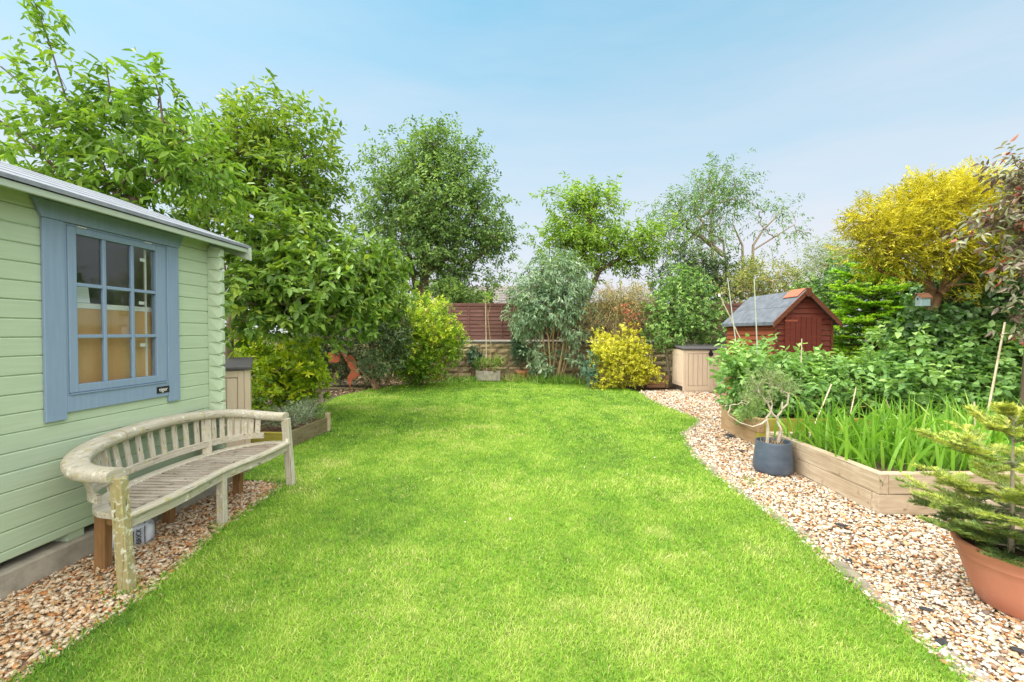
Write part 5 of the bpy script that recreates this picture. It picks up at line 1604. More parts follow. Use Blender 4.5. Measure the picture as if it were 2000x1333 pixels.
plant('ash_tree', 'tall airy ash tree with several bare pale trunks beyond the fence', 'tree', gbase(1420, 20),
      [B(1405, 340, 20, 45, 28, 1.1, .8), B(1370, 375, 20, 50, 32, 1.2), B(1430, 385, 20, 48, 38, 1.2), B(1330, 420, 20, 55, 35, 1.3), B(1300, 410, 20, 30, 25, .9, .7), B(1340, 465, 20, 55, 38, 1.2), B(1405, 430, 20, 50, 30, 1.1, .7), B(1405, 470, 20, 40, 28, 1, .5), B(1490, 425, 20, 22, 22, .7, .9), B(1530, 410, 20, 20, 16, .6, .9), B(1558, 450, 20, 26, 9, .5, 1.2), B(1515, 460, 20, 28, 10, .6, .8), B(1310, 490, 20, 45, 30, 1, .7)],
      L_ASH, M_BARK_PALE, 49, T=300, names=('trunk', 'crown'), trunks=ASH_TR, r_tip=0.007, sub=4, k=7, L=0.15, W=0.05, clump=0.26, twig=0.40, droop=0.5, up=0.25, tclump=0.15, tvar=0.15, bias=0.5, shell=0.55, zmin=3)
plant('elder', 'small leafy bush just beyond the fence before the bungalow roof', 'shrub', gbase(905, 16.4),
      [B(900, 582, 16.4, 40, 18, .6), B(940, 592, 16.4, 30, 14, .5, .6), B(870, 575, 16.4, 30, 24, .5)], L_PEAR, M_TWIG, 53, T=130, sub=5, k=6, L=0.12, W=0.06, clump=0.14, twig=0.2, bias=0.6, zmin=1.2)
plant('holly', 'dark evergreen shrub under the ash trunks beyond the fence', 'shrub', gbase(1380, 18.3),
      [B(1365, 520, 18.3, 40, 35, .8), B(1410, 545, 18.3, 50, 35, .8), B(1345, 560, 18.3, 60, 40, .8), B(1330, 590, 18.3, 70, 30, .8), B(1450, 580, 18.3, 60, 20, .8, .7)],
      L_DARK, M_BARK, 50, T=240, sub=6, k=6, L=0.13, W=0.07, clump=0.2, twig=0.2, tclump=0.2, bias=0.5, r_tip=0.006, zmin=1.0)
plant('hawthorn', 'straw tinted twiggy bush behind the shed roof', 'shrub', gbase(1500, 16.6),
      [B(1495, 540, 16.6, 55, 38, .9), B(1535, 565, 16.6, 50, 38, .9), B(1450, 570, 16.6, 45, 40, .8), B(1570, 590, 16.6, 45, 25, .7), B(1600, 570, 16.6, 35, 35, .7, .7)],
      L_HAW, M_TWIGY, 51, T=300, shell=0.4, sub=5, k=6, L=0.085, W=0.045, clump=0.14, twig=0.22, up=0.35, tclump=0.18, bias=0.5, r_tip=0.006, stem_r=0.045, n_stems=7, zmin=1.0)
plant('willow', 'faint grey green willow between the hawthorn and the golden conifer', 'tree', gbase(1620, 23),
      [B(1610, 505, 23, 38, 32, 1.1), B(1640, 500, 23, 35, 35, 1.1), B(1585, 545, 23, 30, 35, 1, .7), B(1650, 550, 23, 50, 40, 1.2), B(1600, 590, 23, 55, 35, 1.2)],
      L_WILL, M_BARK_PALE, 52, T=230, names=('trunk', 'crown'), trunks=[ground_tr(path_tr([(1622, 640), (1620, 580), (1616, 520)], 23, 0.14, 0.05))], sub=5, k=6, L=0.16, W=0.04, clump=0.24, twig=0.35, droop=0.5, tclump=0.12, bias=0.5, r_tip=0.007, zmin=1.5)

# back border
def buddleja():
    rng = np.random.default_rng(60)
    base = gbase(1078, 14.2)
    trs = []
    for i in range(15):
        a = (i / 14 - 0.5) * 2
        mid = at(1078 + a * 38 + rng.normal() * 6, 660 + rng.normal() * 8, 14.2 + rng.normal() * 0.2)
        topp = at(1075 + a * 75 + rng.normal() * 10, 590 + rng.normal() * 18, 14.2 + rng.normal() * 0.35)
        b0 = np.array(base) + np.array((a * 0.28, rng.normal() * 0.1, 0))
        trs.append([(b0, 0.022), ((b0 + np.array(mid)) / 2 + rng.normal(size=3) * 0.03, 0.02), (np.array(mid), 0.017), (np.array(topp), 0.011)])
    plant('buddleja', 'silvery green arching buddleja with bare yellow stems before the wall', 'shrub', base,
          [B(1080, 535, 14.2, 60, 38, .8), B(1040, 580, 14.1, 48, 42, .7), B(1110, 575, 14.1, 50, 48, .7), B(1125, 630, 14.1, 34, 40, .6), B(1035, 625, 14.0, 36, 30, .6), B(1005, 605, 14.2, 24, 20, .5, .6), B(1075, 600, 13.9, 60, 40, .6), B(985, 612, 14.1, 14, 8, .3, .3), B(1120, 690, 14.1, 22, 35, .4, .35), B(1050, 690, 13.9, 30, 15, .3, .3)],
          L_BUDD, M_TWIGY, 61, T=430, trunks=trs, shell=0.4, sub=4, k=7, L=0.15, W=0.042, clump=0.10, twig=0.22, droop=0.65, up=0.1, spread=0.8, tclump=0.16, tvar=0.13, hgrad=-0.1, bias=0.5, r_tip=0.003)
buddleja()
def cotoneaster():
    rng = np.random.default_rng(62)
    c = at(1218, 640, 13.7)
    base = np.array(gbase(1215, 13.7))
    root = thing('cotoneaster', 'dome of arching brown twigs with sparse bronze leaves and red flowers', 'shrub', base)
    A, Bq, ra = [], [], []
    P, Dd = [], []
    for i in range(300):
        th = rng.random() * 2 * math.pi
        rr = rng.uniform(0.4, 1.05)
        h = rng.uniform(0.35, 1.0)
        tipx, tipy = math.cos(th) * 1.32 * rr, math.sin(th) * 0.85 * rr
        topz = 3.75 * (0.74 + 0.26 * h) * math.sqrt(max(1 - 0.35 * rr * rr, 0.1))
        p0 = base + np.array((rng.normal() * 0.1, rng.normal() * 0.1, 0.9))
        p1 = base + np.array((tipx * 0.5, tipy * 0.5, topz * 1.06))
        p2 = base + np.array((tipx, tipy, topz * rng.uniform(0.55, 0.92)))
        prev = p0
        for q in range(1, 9):
            u = q / 8
            p = (1 - u) ** 2 * p0 + 2 * u * (1 - u) * p1 + u * u * p2 + rng.normal(size=3) * 0.02
            A.append(prev); Bq.append(p); ra.append(0.010 * (1 - 0.75 * u))
            if q > 3:
                P.append(p); Dd.append((p - prev) / max(np.linalg.norm(p - prev), 1e-4))
            prev = p
    for i in range(6):
        A.append(base + rng.normal(size=3) * np.array((.08, .08, 0))); Bq.append(base + np.array((rng.normal() * 0.12, rng.normal() * 0.12, 1.0))); ra.append(0.035)
    v, f = cones(A, Bq, ra, np.array(ra) * 0.85, 5)
    np_mesh('stems', v - base, [f], M_TWIGR, root, smooth=True)
    P, Dd = np.array(P), np.array(Dd)
    v, f, t = foliage(P, Dd, rng, sub=2, k=5, L=0.05, W=0.022, clump=0.05, twig=0.12, up=0.0, tclump=0.22, bias=0.5)
    np_mesh('foliage', v - base, [f], L_COT, root, tint=t)
    fl = []
    for (px, py, n) in ((1225, 605, 16), (1236, 622, 9), (1215, 596, 6), (1245, 640, 5)):
        q = np.array(at(px, py, 12.85))
        fl.append(q + rng.normal(size=(n, 3)) * np.array((0.12, 0.08, 0.10)))
    fl = np.concatenate(fl)
    v, f, t = foliage(fl, nrm(rng.normal(size=fl.shape)), rng, sub=2, k=4, L=0.045, W=0.03, clump=0.03, twig=0.03, mode='whorl', tclump=0.25)
    np_mesh('flowers', v - base, [f], L_RED, root, tint=t)
cotoneaster()
plant('euonymus', 'bright golden yellow low shrub spilling to the end of the lawn', 'shrub', gbase(1215, 12.7),
      [B(1215, 715, 12.6, 60, 34, .7), B(1185, 682, 12.8, 34, 28, .6, .8), B(1262, 735, 12.4, 26, 16, .4, .8), B(1248, 722, 12.5, 32, 22, .5), B(1190, 742, 12.4, 32, 20, .45), B(1225, 670, 12.8, 35, 35, .5, .8), B(1165, 660, 12.9, 18, 10, .3, .5), B(1230, 745, 12.4, 32, 14, .4, .8), B(1215, 690, 12.5, 50, 30, .5)],
      L_YELL, M_TWIG, 63, T=430, shell=0.33, sub=5, k=6, L=0.06, W=0.034, clump=0.08, twig=0.10, up=0.35, tclump=0.22, tvar=0.2, bias=0.52, inner=100, zmin=0.04)
plant('laurustinus', 'large rounded glossy green shrub behind the far storage box', 'shrub', gbase(1325, 13.2),
      [B(1345, 605, 13.2, 62, 50, .9), B(1385, 635, 13.1, 36, 42, .7), B(1295, 650, 13.0, 38, 34, .7), B(1335, 560, 13.3, 42, 34, .7), B(1330, 530, 13.3, 22, 22, .4, .5), B(1300, 610, 13.1, 35, 40, .6), B(1350, 650, 12.9, 55, 28, .6), B(1305, 560, 13.4, 22, 26, .4, .5)],
      L_VIB, M_BARK_PALE, 64, T=560, shell=0.3, sub=5, k=6, L=0.075, W=0.036, clump=0.09, twig=0.10, mode='whorl', spread=0.95, up=0.35, tclump=0.22, tvar=0.13, hgrad=0.15, bias=0.5, inner=140, zmin=0.75,
      trunks=[[(np.array(gbase(1310, 13.0)), 0.05), (np.array(at(1302, 690, 13.0)), 0.045), (np.array(at(1292, 640, 13.1)), 0.03)], [(np.array(gbase(1325, 13.2)), 0.06), (np.array(at(1330, 660, 13.2)), 0.04)]])
plant('euphorbia', 'small blue green plant at the foot of the golden shrub', 'plant', gbase(1152, 12.5), [B(1152, 728, 12.4, 14, 22, .22), B(1160, 700, 12.5, 10, 18, .16, .6)], L_BLUE, M_TWIG, 65, T=70, sub=3, k=7, L=0.06, W=0.025, clump=0.04, twig=0.05, mode='whorl', bias=0.5)
plant('dwarf_conifer', 'small dark blue green conifer in the terracotta flowerpot', 'conifer', TPOT2 + Vector((0, 0, 0.3)),
      [B(1015, 692, FY - .6, 13, 22, .26), B(1010, 672, FY - .6, 9, 16, .18)], L_CONI, M_BARK, 66, T=150, sub=3, k=8, L=0.06, W=0.02, clump=0.04, twig=0.12, up=1.0, spread=0.5, bias=0.5, names=('trunk', 'crown'), trunks=[[(np.array(TPOT2) + (0, 0, .3), 0.02), (np.array(at(1012, 668, FY - .6)), 0.008)]], zmin=0.3)
plant('hebe', 'small dark leaved bush growing against the wall left of the trough', 'plant', gbase(928, 14.7), [B(928, 700, 14.7, 11, 18, .2), B(922, 692, 14.7, 8, 10, .15)], L_CONI, M_TWIG, 67, T=60, sub=3, k=7, L=0.07, W=0.035, clump=0.04, twig=0.06, mode='whorl', bias=0.55)
plant('pan_plant', 'straggly little plant in the tilted terracotta pan', 'plant', TPOT1 + Vector((0, 0, 0.18)), [B(884, 706, FY - .55, 13, 7, .14)], L_WEED, M_TWIG, 68, T=26, sub=3, k=5, L=0.08, W=0.02, clump=0.03, twig=0.1, bias=0.4, zmin=0.2)
plant('trough_weeds', 'dry grassy weeds filling the stone trough', 'plant', TR + Vector((0, 0, 0.3)), [B(945, 712, FY - .85, 14, 7, .1), B(972, 712, FY - .85, 8, 8, .1)], L_WEED, M_TWIG, 69, T=40, sub=3, k=5, L=0.13, W=0.02, clump=0.05, twig=0.1, up=0.8, spread=0.4, bias=0.6, zmin=0.31)
def sapling():
    base = TR + Vector((0.05, 0, 0.3))
    root = thing('sapling', 'thin bare sapling tied to a cane in the stone trough', 'sapling', base)
    b = np.array(base)
    Y = FY - 0.85
    pts = [np.array(at(960, 712, Y)), np.array(at(959, 675, Y)), np.array(at(955, 640, Y)), np.array(at(953, 620, Y)), np.array(at(958, 594, Y))]
    pts[0] = b
    A = [pts[0], pts[1], pts[2], pts[3], pts[2], pts[3]]
    Bq = [pts[1], pts[2], pts[3], pts[4], np.array(at(936, 632, Y)), np.array(at(949, 590, Y))]
    v, f = cones(np.array(A), np.array(Bq), [.014, .013, .011, .009, .006, .006], [.013, .011, .009, .004, .003, .003], 7)
    np_mesh('stem', v - b, [f], M_TWIGY, root, smooth=True)
    rng = np.random.default_rng(5)
    P = np.array([at(958, 585, Y), at(949, 585, Y), at(965, 575, Y), at(944, 572, Y)])
    v, f, t = foliage(P, nrm(rng.normal(size=P.shape) + np.array((0, 0, 1))), rng, sub=3, k=5, L=0.12, W=0.06, clump=0.1, twig=0.15, bias=0.6)
    np_mesh('leaves', v - b, [f], L_APPLE, root, tint=t)
sapling()
cane('tall bamboo cane staking the sapling in the stone trough', (950, 700), FY - .80, (948, 568), FY - .80, 0.016, base_to=0.3)

# low weeds and grassy tufts along the wall
def tuft(name, label, px, Y, wd, n, seed, h=0.3, mat=None, cat='plant', wleaf=0.018, group=None, z0=-0.01, lean=0.5, base=None, hvar=0.45, seg=4, arch=0.9, bias=.45, depth=None):
    rng = np.random.default_rng(seed)
    b = np.array(base if base is not None else (at(px, 650, Y).x, Y, z0))
    root = thing(name, label, cat, b, 0, group)
    o = rng.normal(size=(n, 2)) * np.array((wd, depth if depth else wd * 0.5))
    az = rng.random(n) * 2 * math.pi
    ln = np.abs(rng.normal(size=n)) * lean
    H = h * (1 + rng.uniform(-hvar, hvar, n))
    d0 = nrm(np.stack([np.cos(az) * ln, np.sin(az) * ln, np.ones(n)], 1))
    side = nrm(np.cross(d0, np.stack([np.cos(az + rng.normal(size=n) * .9), np.sin(az + rng.normal(size=n) * .9), np.full(n, .15)], 1)))
    pts = np.stack([o[:, 0], o[:, 1], np.zeros(n)], 1)
    rows = []
    dd = d0.copy()
    for q in range(seg + 1):
        u = q / seg
        wq = wleaf * (0.75 + 0.5 * math.sin(math.pi * min(u * 1.1, 1))) * (1 - u ** 3 * 0.95)
        rows.append(pts - side * wq / 2); rows.append(pts + side * wq / 2)
        pts = pts + dd * (H / seg)[:, None]
        dd = nrm(dd + np.stack([np.cos(az), np.sin(az), np.full(n, -0.55)], 1) * (arch * ln * u)[:, None])
    V = np.stack(rows, 1)
    m = (seg + 1) * 2
    i = np.arange(n)[:, None] * m
    f = np.concatenate([i + np.array([2 * q, 2 * q + 1, 2 * q + 3, 2 * q + 2]) for q in range(seg)])
    t = np.repeat(np.clip(rng.normal(size=n) * 0.2 + bias, 0.01, 0.99), m)
    np_mesh('leaves', V.reshape(-1, 3), [f], mat or L_WEED, root, tint=t)
    return root
tuft('grass_tuft', 'rough grassy weeds under the bare stems of the buddleja', 1075, 13.9, 0.40, 420, 1, 0.32, lean=0.9)
tuft('grass_tuft', 'low weeds between the tilted pan and the stone trough', 912, 14.3, 0.32, 330, 2, 0.2, lean=1.0, wleaf=0.022)
tuft('grass_tuft', 'dry straw coloured tuft around the flowerpot of the dwarf conifer', 1012, 14.3, 0.28, 200, 3, 0.28, lean=0.9, bias=0.75)
tuft('grass_tuft', 'green grassy clump between the buddleja and the golden shrub', 1115, 13.6, 0.22, 220, 4, 0.26, lean=0.9)
plant('border_weed', 'leafy low weeds at the foot of the yellow green bush by the wall', 'plant', gbase(815, 13.6), [B(812, 738, 13.5, 20, 8, .3)], L_WEED, M_TWIG, 70, T=50, sub=4, k=5, L=0.09, W=0.04, clump=0.07, twig=0.08, bias=0.4)
plant('border_weed', 'broad leaved weed growing between dwarf conifer and buddleja', 'plant', gbase(1050, 14.2), [B(1050, 690, 14.2, 14, 12, .2), B(1058, 715, 14.0, 22, 10, .3)], L_BUDD, M_TWIG, 71, T=40, sub=3, k=5, L=0.16, W=0.06, clump=0.07, twig=0.12, bias=0.45)

# leaf litter in the back bed
def litter():
    rng = np.random.default_rng(77)
    n = 2600
    x = rng.uniform(-5, -1.2, n); y = rng.uniform(11.4, 15.0, n)
    k = ~in_poly(x, y, LAWN)
    x, y = x[k], y[k]; n = len(x)
    P = np.stack([x, y, rng.uniform(-0.045, 0.0, n)], 1)
    az = rng.random(n) * 6.283
    v, f, nv = leaf_arrays(P, np.stack([np.cos(az), np.sin(az), rng.normal(size=n) * .2], 1), rng.normal(size=(n, 3)) * .3 + np.array((0, 0, 1.0)), np.full(n, .07), np.full(n, .04))
    m = mat_leaf('dead_leaf', [(0.06, 0.035, 0.02), (0.16, 0.09, 0.05), (0.3, 0.2, 0.12), (0.42, 0.32, 0.2)], 0.1)
    tag(np_mesh('leaf_litter', v, [f], m, None, np.repeat(rng.random(n), nv)), 'scattered dead leaves over the shaded bed', 'leaf litter', kind='stuff')
litter()

def petals():
    rng = np.random.default_rng(78)
    n = 150
    x = rng.uniform(-3, 3, n); y = rng.uniform(3.5, 14, n)
    k = in_poly(x, y, LAWN)
    x, y = x[k], y[k]; n = len(x)
    P = np.stack([x, y, rng.uniform(0.02, 0.035, n)], 1)
    az = rng.random(n) * 6.283
    v, f, nv = leaf_arrays(P, np.stack([np.cos(az), np.sin(az), rng.normal(size=n) * .3], 1), rng.normal(size=(n, 3)) * .4 + np.array((0, 0, 1.0)), rng.uniform(.012, .03, n), rng.uniform(.01, .02, n))
    m = mat_leaf('petal', [(0.2, 0.13, 0.06), (0.5, 0.45, 0.3), (0.6, 0.58, 0.5)], 0.2)
    tag(np_mesh('fallen_petals', v, [f], m, None, np.repeat(rng.random(n), nv)), 'tiny pale petals and dead leaf bits scattered on the lawn', 'petals', kind='stuff')
petals()

# right side
plant('boundary_hedge', 'tall dark green hedge behind the light green fir and the shed', 'hedge', Vector((9.4, 12.6, 0)),
      [B(1600, 590, 13.2, 50, 50, .6), B(1650, 560, 12.8, 55, 45, .6), B(1720, 570, 12.2, 70, 50, .6), B(1790, 580, 11.5, 60, 50, .6), B(1640, 660, 12.8, 60, 60, .6), B(1720, 660, 12.2, 70, 60, .6), B(1800, 660, 11.5, 70, 60, .6), B(1690, 520, 12.4, 40, 30, .5, .7)],
      L_VIB, M_BARK, 87, T=430, shell=0.4, sub=5, k=6, L=0.10, W=0.055, clump=0.14, twig=0.16, up=0.2, tclump=0.2, bias=0.36, inner=120, stem_frac=0.4, stem_r=0.04, n_stems=8)
plant('ivy_hedge', 'dark ivy covered hedge behind the birdhouse along the right boundary', 'hedge', gbase(1880, 8.6),
      [B(1840, 590, 8.9, 45, 45, .4), B(1860, 610, 8.6, 80, 60, .4), B(1950, 590, 8.2, 80, 80, .4), B(1830, 650, 8.9, 45, 50, .4), B(1850, 680, 8.6, 100, 60, .4), B(1960, 690, 8.2, 90, 70, .4), B(2040, 620, 7.8, 60, 110, .4), B(2080, 700, 7.4, 60, 90, .4), B(1900, 530, 8.9, 60, 40, .4), B(1850, 550, 9.0, 40, 30, .4), B(1845, 635, 6.55, 60, 26, .16, 1.6), B(1905, 600, 6.7, 50, 45, .2, 1.4), B(1790, 640, 6.7, 40, 24, .16, 1.4), B(1860, 585, 7.1, 50, 28, .15, 1.2)] + [(np.array((7.6, yy, zz)), np.array((0.5, 0.75, 0.65)), 0.5) for yy in (6.6, 5.4, 4.2, 3.0) for zz in (0.7, 1.8, 2.7)],
      L_IVY, M_BARK, 81, T=1250, shell=0.35, sub=5, k=5, L=0.085, W=0.075, clump=0.10, twig=0.12, droop=0.55, up=0.0, spread=0.9, shape='rhomb', tclump=0.18, tvar=0.16, bias=0.5, inner=350, nup=0.6, names=('stems', 'foliage'), stem_frac=0.3)
rng = np.random.default_rng(83)
CY_TR = [ground_tr(path_tr([(1822, 680), (1820, 600), (1818, 565)], 6.9, 0.10, 0.085)), ground_tr(path_tr([(1816, 690), (1822, 610), (1836, 575), (1848, 545)], 6.8, 0.06, 0.045)),
         path_tr([(1818, 565), (1805, 548), (1770, 545), (1720, 530), (1690, 500)], 6.8, 0.045, 0.015), path_tr([(1818, 565), (1815, 530), (1800, 490), (1780, 450)], 6.9, 0.05, 0.015),
         path_tr([(1836, 575), (1850, 540), (1845, 490), (1850, 430)], 6.8, 0.05, 0.015), path_tr([(1836, 575), (1870, 545), (1910, 520), (1950, 490)], 6.7, 0.045, 0.015),
         path_tr([(1848, 545), (1880, 530), (1900, 480), (1900, 420)], 6.9, 0.04, 0.012), path_tr([(1820, 560), (1780, 540), (1740, 500), (1720, 450)], 7.0, 0.035, 0.012),
         path_tr([(1845, 560), (1890, 555), (1930, 560), (1960, 575)], 6.6, 0.018, 0.006)]
plant('golden_conifer', 'golden yellow conifer with umbrella crown and gnarled bare limbs', 'conifer', gbase(1822, 6.85),
      [B(1710, 470, 6.8, 52, 45, .5), B(1690, 430, 6.8, 30, 26, .35), B(1760, 430, 6.9, 60, 50, .6), B(1800, 390, 6.9, 55, 30, .5), B(1850, 400, 6.9, 70, 45, .6), B(1900, 380, 6.9, 50, 42, .5), B(1940, 430, 6.7, 45, 60, .5), B(1880, 460, 6.7, 70, 45, .5), B(1800, 470, 6.6, 70, 40, .5), B(1740, 510, 6.7, 52, 22, .4), B(1830, 510, 6.6, 70, 22, .4, .7), B(1920, 500, 6.6, 55, 25, .4, .7), B(1910, 345, 6.9, 22, 16, .3, .4), B(1668, 440, 6.8, 16, 14, .2, .3), B(1930, 545, 6.6, 45, 24, .35, .6), B(1880, 590, 6.5, 30, 14, .25, .25)],
      L_GOLD, M_BARK_RED, 82, T=900, names=('trunk', 'crown'), trunks=CY_TR, shell=0.4, sub=4, k=12, L=0.06, W=0.017, clump=0.07, twig=0.22, mode='comb', spread=0.6, up=0.2, droop=-0.05, nrand=0.4, tclump=0.18, tvar=0.12, hgrad=0.25, bias=0.5, r_tip=0.003, inner=120)
RB = [B(1725, 735, 6.6, 60, 34, .45), B(1800, 690, 6.7, 85, 45, .5), B(1880, 690, 6.6, 85, 48, .5), B(1970, 700, 6.5, 80, 55, .5), B(1760, 770, 6.3, 90, 45, .45), B(1860, 770, 6.3, 95, 52, .45), B(1960, 770, 6.2, 80, 55, .45), B(2050, 730, 6.2, 70, 80, .5), B(1800, 810, 6.0, 80, 28, .3, .7), B(1900, 815, 6.0, 90, 28, .3, .7), B(1790, 655, 6.9, 45, 18, .4, .5)]
plant('raspberry_patch', 'broad mass of fresh green raspberry leaves below the birdhouse', 'shrub', Vector((6.0, 6.4, 0.2)), RB, L_RASP, M_TWIG, 84, T=620, shell=0.4, n_stems=14, sub=3, k=6, L=0.10, W=0.068, clump=0.10, twig=0.16, droop=0.4, up=0.35, spread=0.95, shape='broad', curl=0.22, nrand=0.4, tclump=0.15, tvar=0.12, hgrad=0.2, bias=0.5, inner=200, zmin=0.3, stem_frac=0.5)
plant('raspberry_bush', 'leggy raspberry plants in the rear bed in front of the shed door', 'shrub', Vector((4.3, 6.8, 0.25)),
      [B(1455, 725, 6.7, 40, 42, .35), B(1510, 735, 6.9, 55, 40, .4), B(1570, 745, 6.9, 55, 36, .4), B(1480, 780, 6.5, 55, 34, .3), B(1560, 785, 6.5, 60, 36, .35), B(1620, 765, 6.6, 40, 36, .35), B(1600, 725, 6.9, 36, 22, .3, .7), B(1492, 690, 6.9, 26, 20, .2, .5), B(1430, 740, 6.6, 20, 30, .2, .5), B(1440, 700, 6.7, 12, 18, .1, .4), B(1495, 672, 6.9, 10, 16, .1, .35), B(1590, 690, 6.9, 10, 14, .1, .3)],
      L_RASP, M_TWIG, 85, T=330, shell=0.45, n_stems=12, sub=3, k=6, L=0.095, W=0.055, clump=0.08, twig=0.18, droop=0.35, up=0.55, spread=0.9, shape='broad', curl=0.2, tclump=0.15, tvar=0.12, hgrad=0.25, bias=0.5, inner=80, zmin=0.3)
plant('purple_leaf_tree', 'tree with purple bronze and crimson leaves entering at the right edge', 'tree', Vector((5.55, 4.7, 0)),
      [B(1995, 330, 4.7, 28, 26, .25, .8), B(1975, 370, 4.7, 22, 14, .2, .5), B(1985, 420, 4.7, 55, 22, .25), B(1940, 440, 4.6, 45, 14, .2, .6), B(1890, 462, 4.6, 26, 7, .1, .35), B(1990, 470, 4.6, 45, 26, .25, .8), B(1975, 530, 4.5, 40, 14, .2, .5), B(1950, 512, 4.5, 22, 8, .12, .3), B(2070, 380, 4.7, 60, 80, .4), B(2080, 500, 4.7, 60, 60, .4), B(1985, 620, 4.7, 26, 40, .25, .4)],
      L_PURP, M_BARK, 86, T=300, names=('trunk', 'crown'), trunks=[[(np.array((5.55, 4.7, -0.05)), 0.07), (np.array((5.62, 4.7, 1.6)), 0.055), (np.array(at(2060, 430, 4.7)), 0.03)], path_tr([(2070, 500), (2000, 520), (1950, 515)], 4.55, 0.015, 0.005), path_tr([(2060, 440), (1980, 445), (1880, 465)], 4.6, 0.015, 0.004)],
      sub=2, k=6, L=0.085, W=0.032, clump=0.05, twig=0.16, droop=0.4, shape='broad', curl=0.2, tclump=0.16, tvar=0.2, bias=0.42, r_tip=0.003, shell=0.5)

# strap leaved plants in the near bed
for i, (x, y, n, lab) in enumerate(((3.62, 4.95, 150, 'clump of green strap leaves at the far left corner of the near raised bed'), (3.75, 4.30, 150, 'clump of green strap leaves at the near left corner of the near raised bed'),
                                    (4.25, 4.75, 190, 'tall clump of green strap leaves in the middle of the near raised bed'), (4.45, 4.15, 150, 'arching strap leaves close behind the near timber front'), (4.95, 4.6, 180, 'clump of strap leaves behind the little fir tree'), (5.5, 4.3, 130, 'clump of strap leaves at the right end of the near raised bed'))):
    tuft('crocosmia', lab, 0, 0, 0.22, n, 100 + i, 0.50, L_STRAP, 'plant', 0.024, 'strap leaved plants in the near raised bed', base=(x, y, 0.27), lean=0.52, depth=0.2, seg=5, arch=0.9, bias=0.5, hvar=0.55)

# gnarled lavender in the blue pot
def pot_lavender():
    rng = np.random.default_rng(90)
    b = np.array(BLUEPOT) + np.array((0, 0, 0.32))
    root = thing('lavender', 'gnarled lavender with bare pale stems and grey green tips in the blue pot', 'plant', b)
    Y = 5.0
    t1 = [(1497, 862), (1500, 830), (1494, 810), (1480, 822), (1462, 832), (1440, 828)]
    trs = [path_tr([(1503, 862), (1500, 835), (1496, 818), (1505, 806), (1508, 790), (1502, 770)], Y, 0.018, 0.008), path_tr([(1525, 862), (1526, 840), (1519, 826), (1518, 814), (1527, 803), (1528, 785)], [5.02, 5.02, 5.05, 5.05, 5.08, 5.1], 0.018, 0.008),
           path_tr([(1500, 818), (1488, 828), (1470, 834), (1445, 826), (1424, 812)], [5.0, 4.98, 4.95, 4.95, 4.97], 0.011, 0.004), path_tr([(1519, 818), (1508, 808), (1500, 790)], 5.0, 0.009, 0.005), path_tr([(1527, 800), (1538, 790), (1540, 770)], 5.08, 0.007, 0.004)]
    trs[0][0] = (np.array((BLUEPOT.x - 0.07, 5.0, 0.30)), 0.02); trs[1][0] = (np.array((BLUEPOT.x + 0.06, 5.02, 0.30)), 0.02)
    bl = [B(1478, 762, 5.0, 15, 20, .08), B(1500, 745, 5.0, 14, 16, .08), B(1522, 752, 5.05, 13, 20, .08), B(1542, 768, 5.1, 13, 18, .08), B(1456, 785, 4.97, 14, 15, .07), B(1505, 785, 4.95, 16, 12, .06, .6), B(1428, 792, 4.97, 13, 12, .07, .5), B(1468, 742, 5.05, 9, 14, .06, .5), B(1512, 730, 5.0, 9, 12, .06, .4)]
    P, Dd = sample_blobs(bl, 125, rng, 0.6)
    v, f = grow(trs, P, rng, 0.0016, 4, 0.09, 0.5, 0.2)
    np_mesh('stems', v - b, [f], mat_plain('lavender_wood', (0.34, 0.28, 0.21), (0.58, 0.52, 0.43), 12, 0.9, 0.4, 60), root, smooth=True)
    v, f, t = foliage(P, nrm(Dd + np.array((0, 0, 1.2))), rng, sub=2, k=10, L=0.034, W=0.006, clump=0.03, twig=0.10, up=0.9, spread=0.5, bias=0.55)
    np_mesh('foliage', v - b, [f], L_LAVP, root, tint=t)
    P, Dd = sample_blobs([B(1462, 812, 5.2, 24, 15, .1), B(1476, 798, 5.2, 18, 16, .1)], 60, rng, 0.6)
    v, f, t = foliage(P, nrm(Dd + np.array((0, 0, 1.2))), rng, sub=3, k=9, L=0.035, W=0.006, clump=0.02, twig=0.07, up=0.8, spread=0.55, bias=0.5)
    np_mesh('green_shoots', v - b, [f], L_LAVG, root, tint=t)
    A, Bq = [], []
    for i in range(22):
        p = b + np.array((rng.normal() * 0.07, rng.normal() * 0.07, 0))
        A.append(p); Bq.append(p + np.array((rng.normal() * 0.03, rng.normal() * 0.03, rng.uniform(0.03, 0.11))))
    v, f = cones(A, Bq, np.full(22, .003), np.full(22, .0015), 5)
    np_mesh('dead_stubs', v - b, [f], M_TWIGR, root)
pot_lavender()
def planter_lavender():
    rng = np.random.default_rng(91)
    b = np.array((PL.x - 0.3, PL.y, 0.18))
    root = thing('lavender', 'spiky grey green lavender growing from the timber planter', 'plant', b)
    P, Dd = sample_blobs([((b + np.array((0.05, -0.1, 0.12))), np.array((.26, .34, .14)), 1), ((b + np.array((0.1, 0.35, 0.12))), np.array((.2, .2, .13)), .6)], 170, rng, 0.5)
    v, f, t = foliage(P, nrm(Dd * 0.6 + np.array((0, 0, 1.0))), rng, sub=2, k=10, L=0.05, W=0.007, clump=0.03, twig=0.16, up=0.9, spread=0.5, bias=0.5)
    np_mesh('foliage', v - b, [f], L_LAV, root, tint=t)
    v, f = grow([[(b - np.array((0, 0, .02)), 0.02), (b + np.array((0.02, 0, .06)), 0.015)]], P[:90], rng, 0.0018, 3)
    np_mesh('stems', v - b, [f], M_BARK_PALE, root)
planter_lavender()

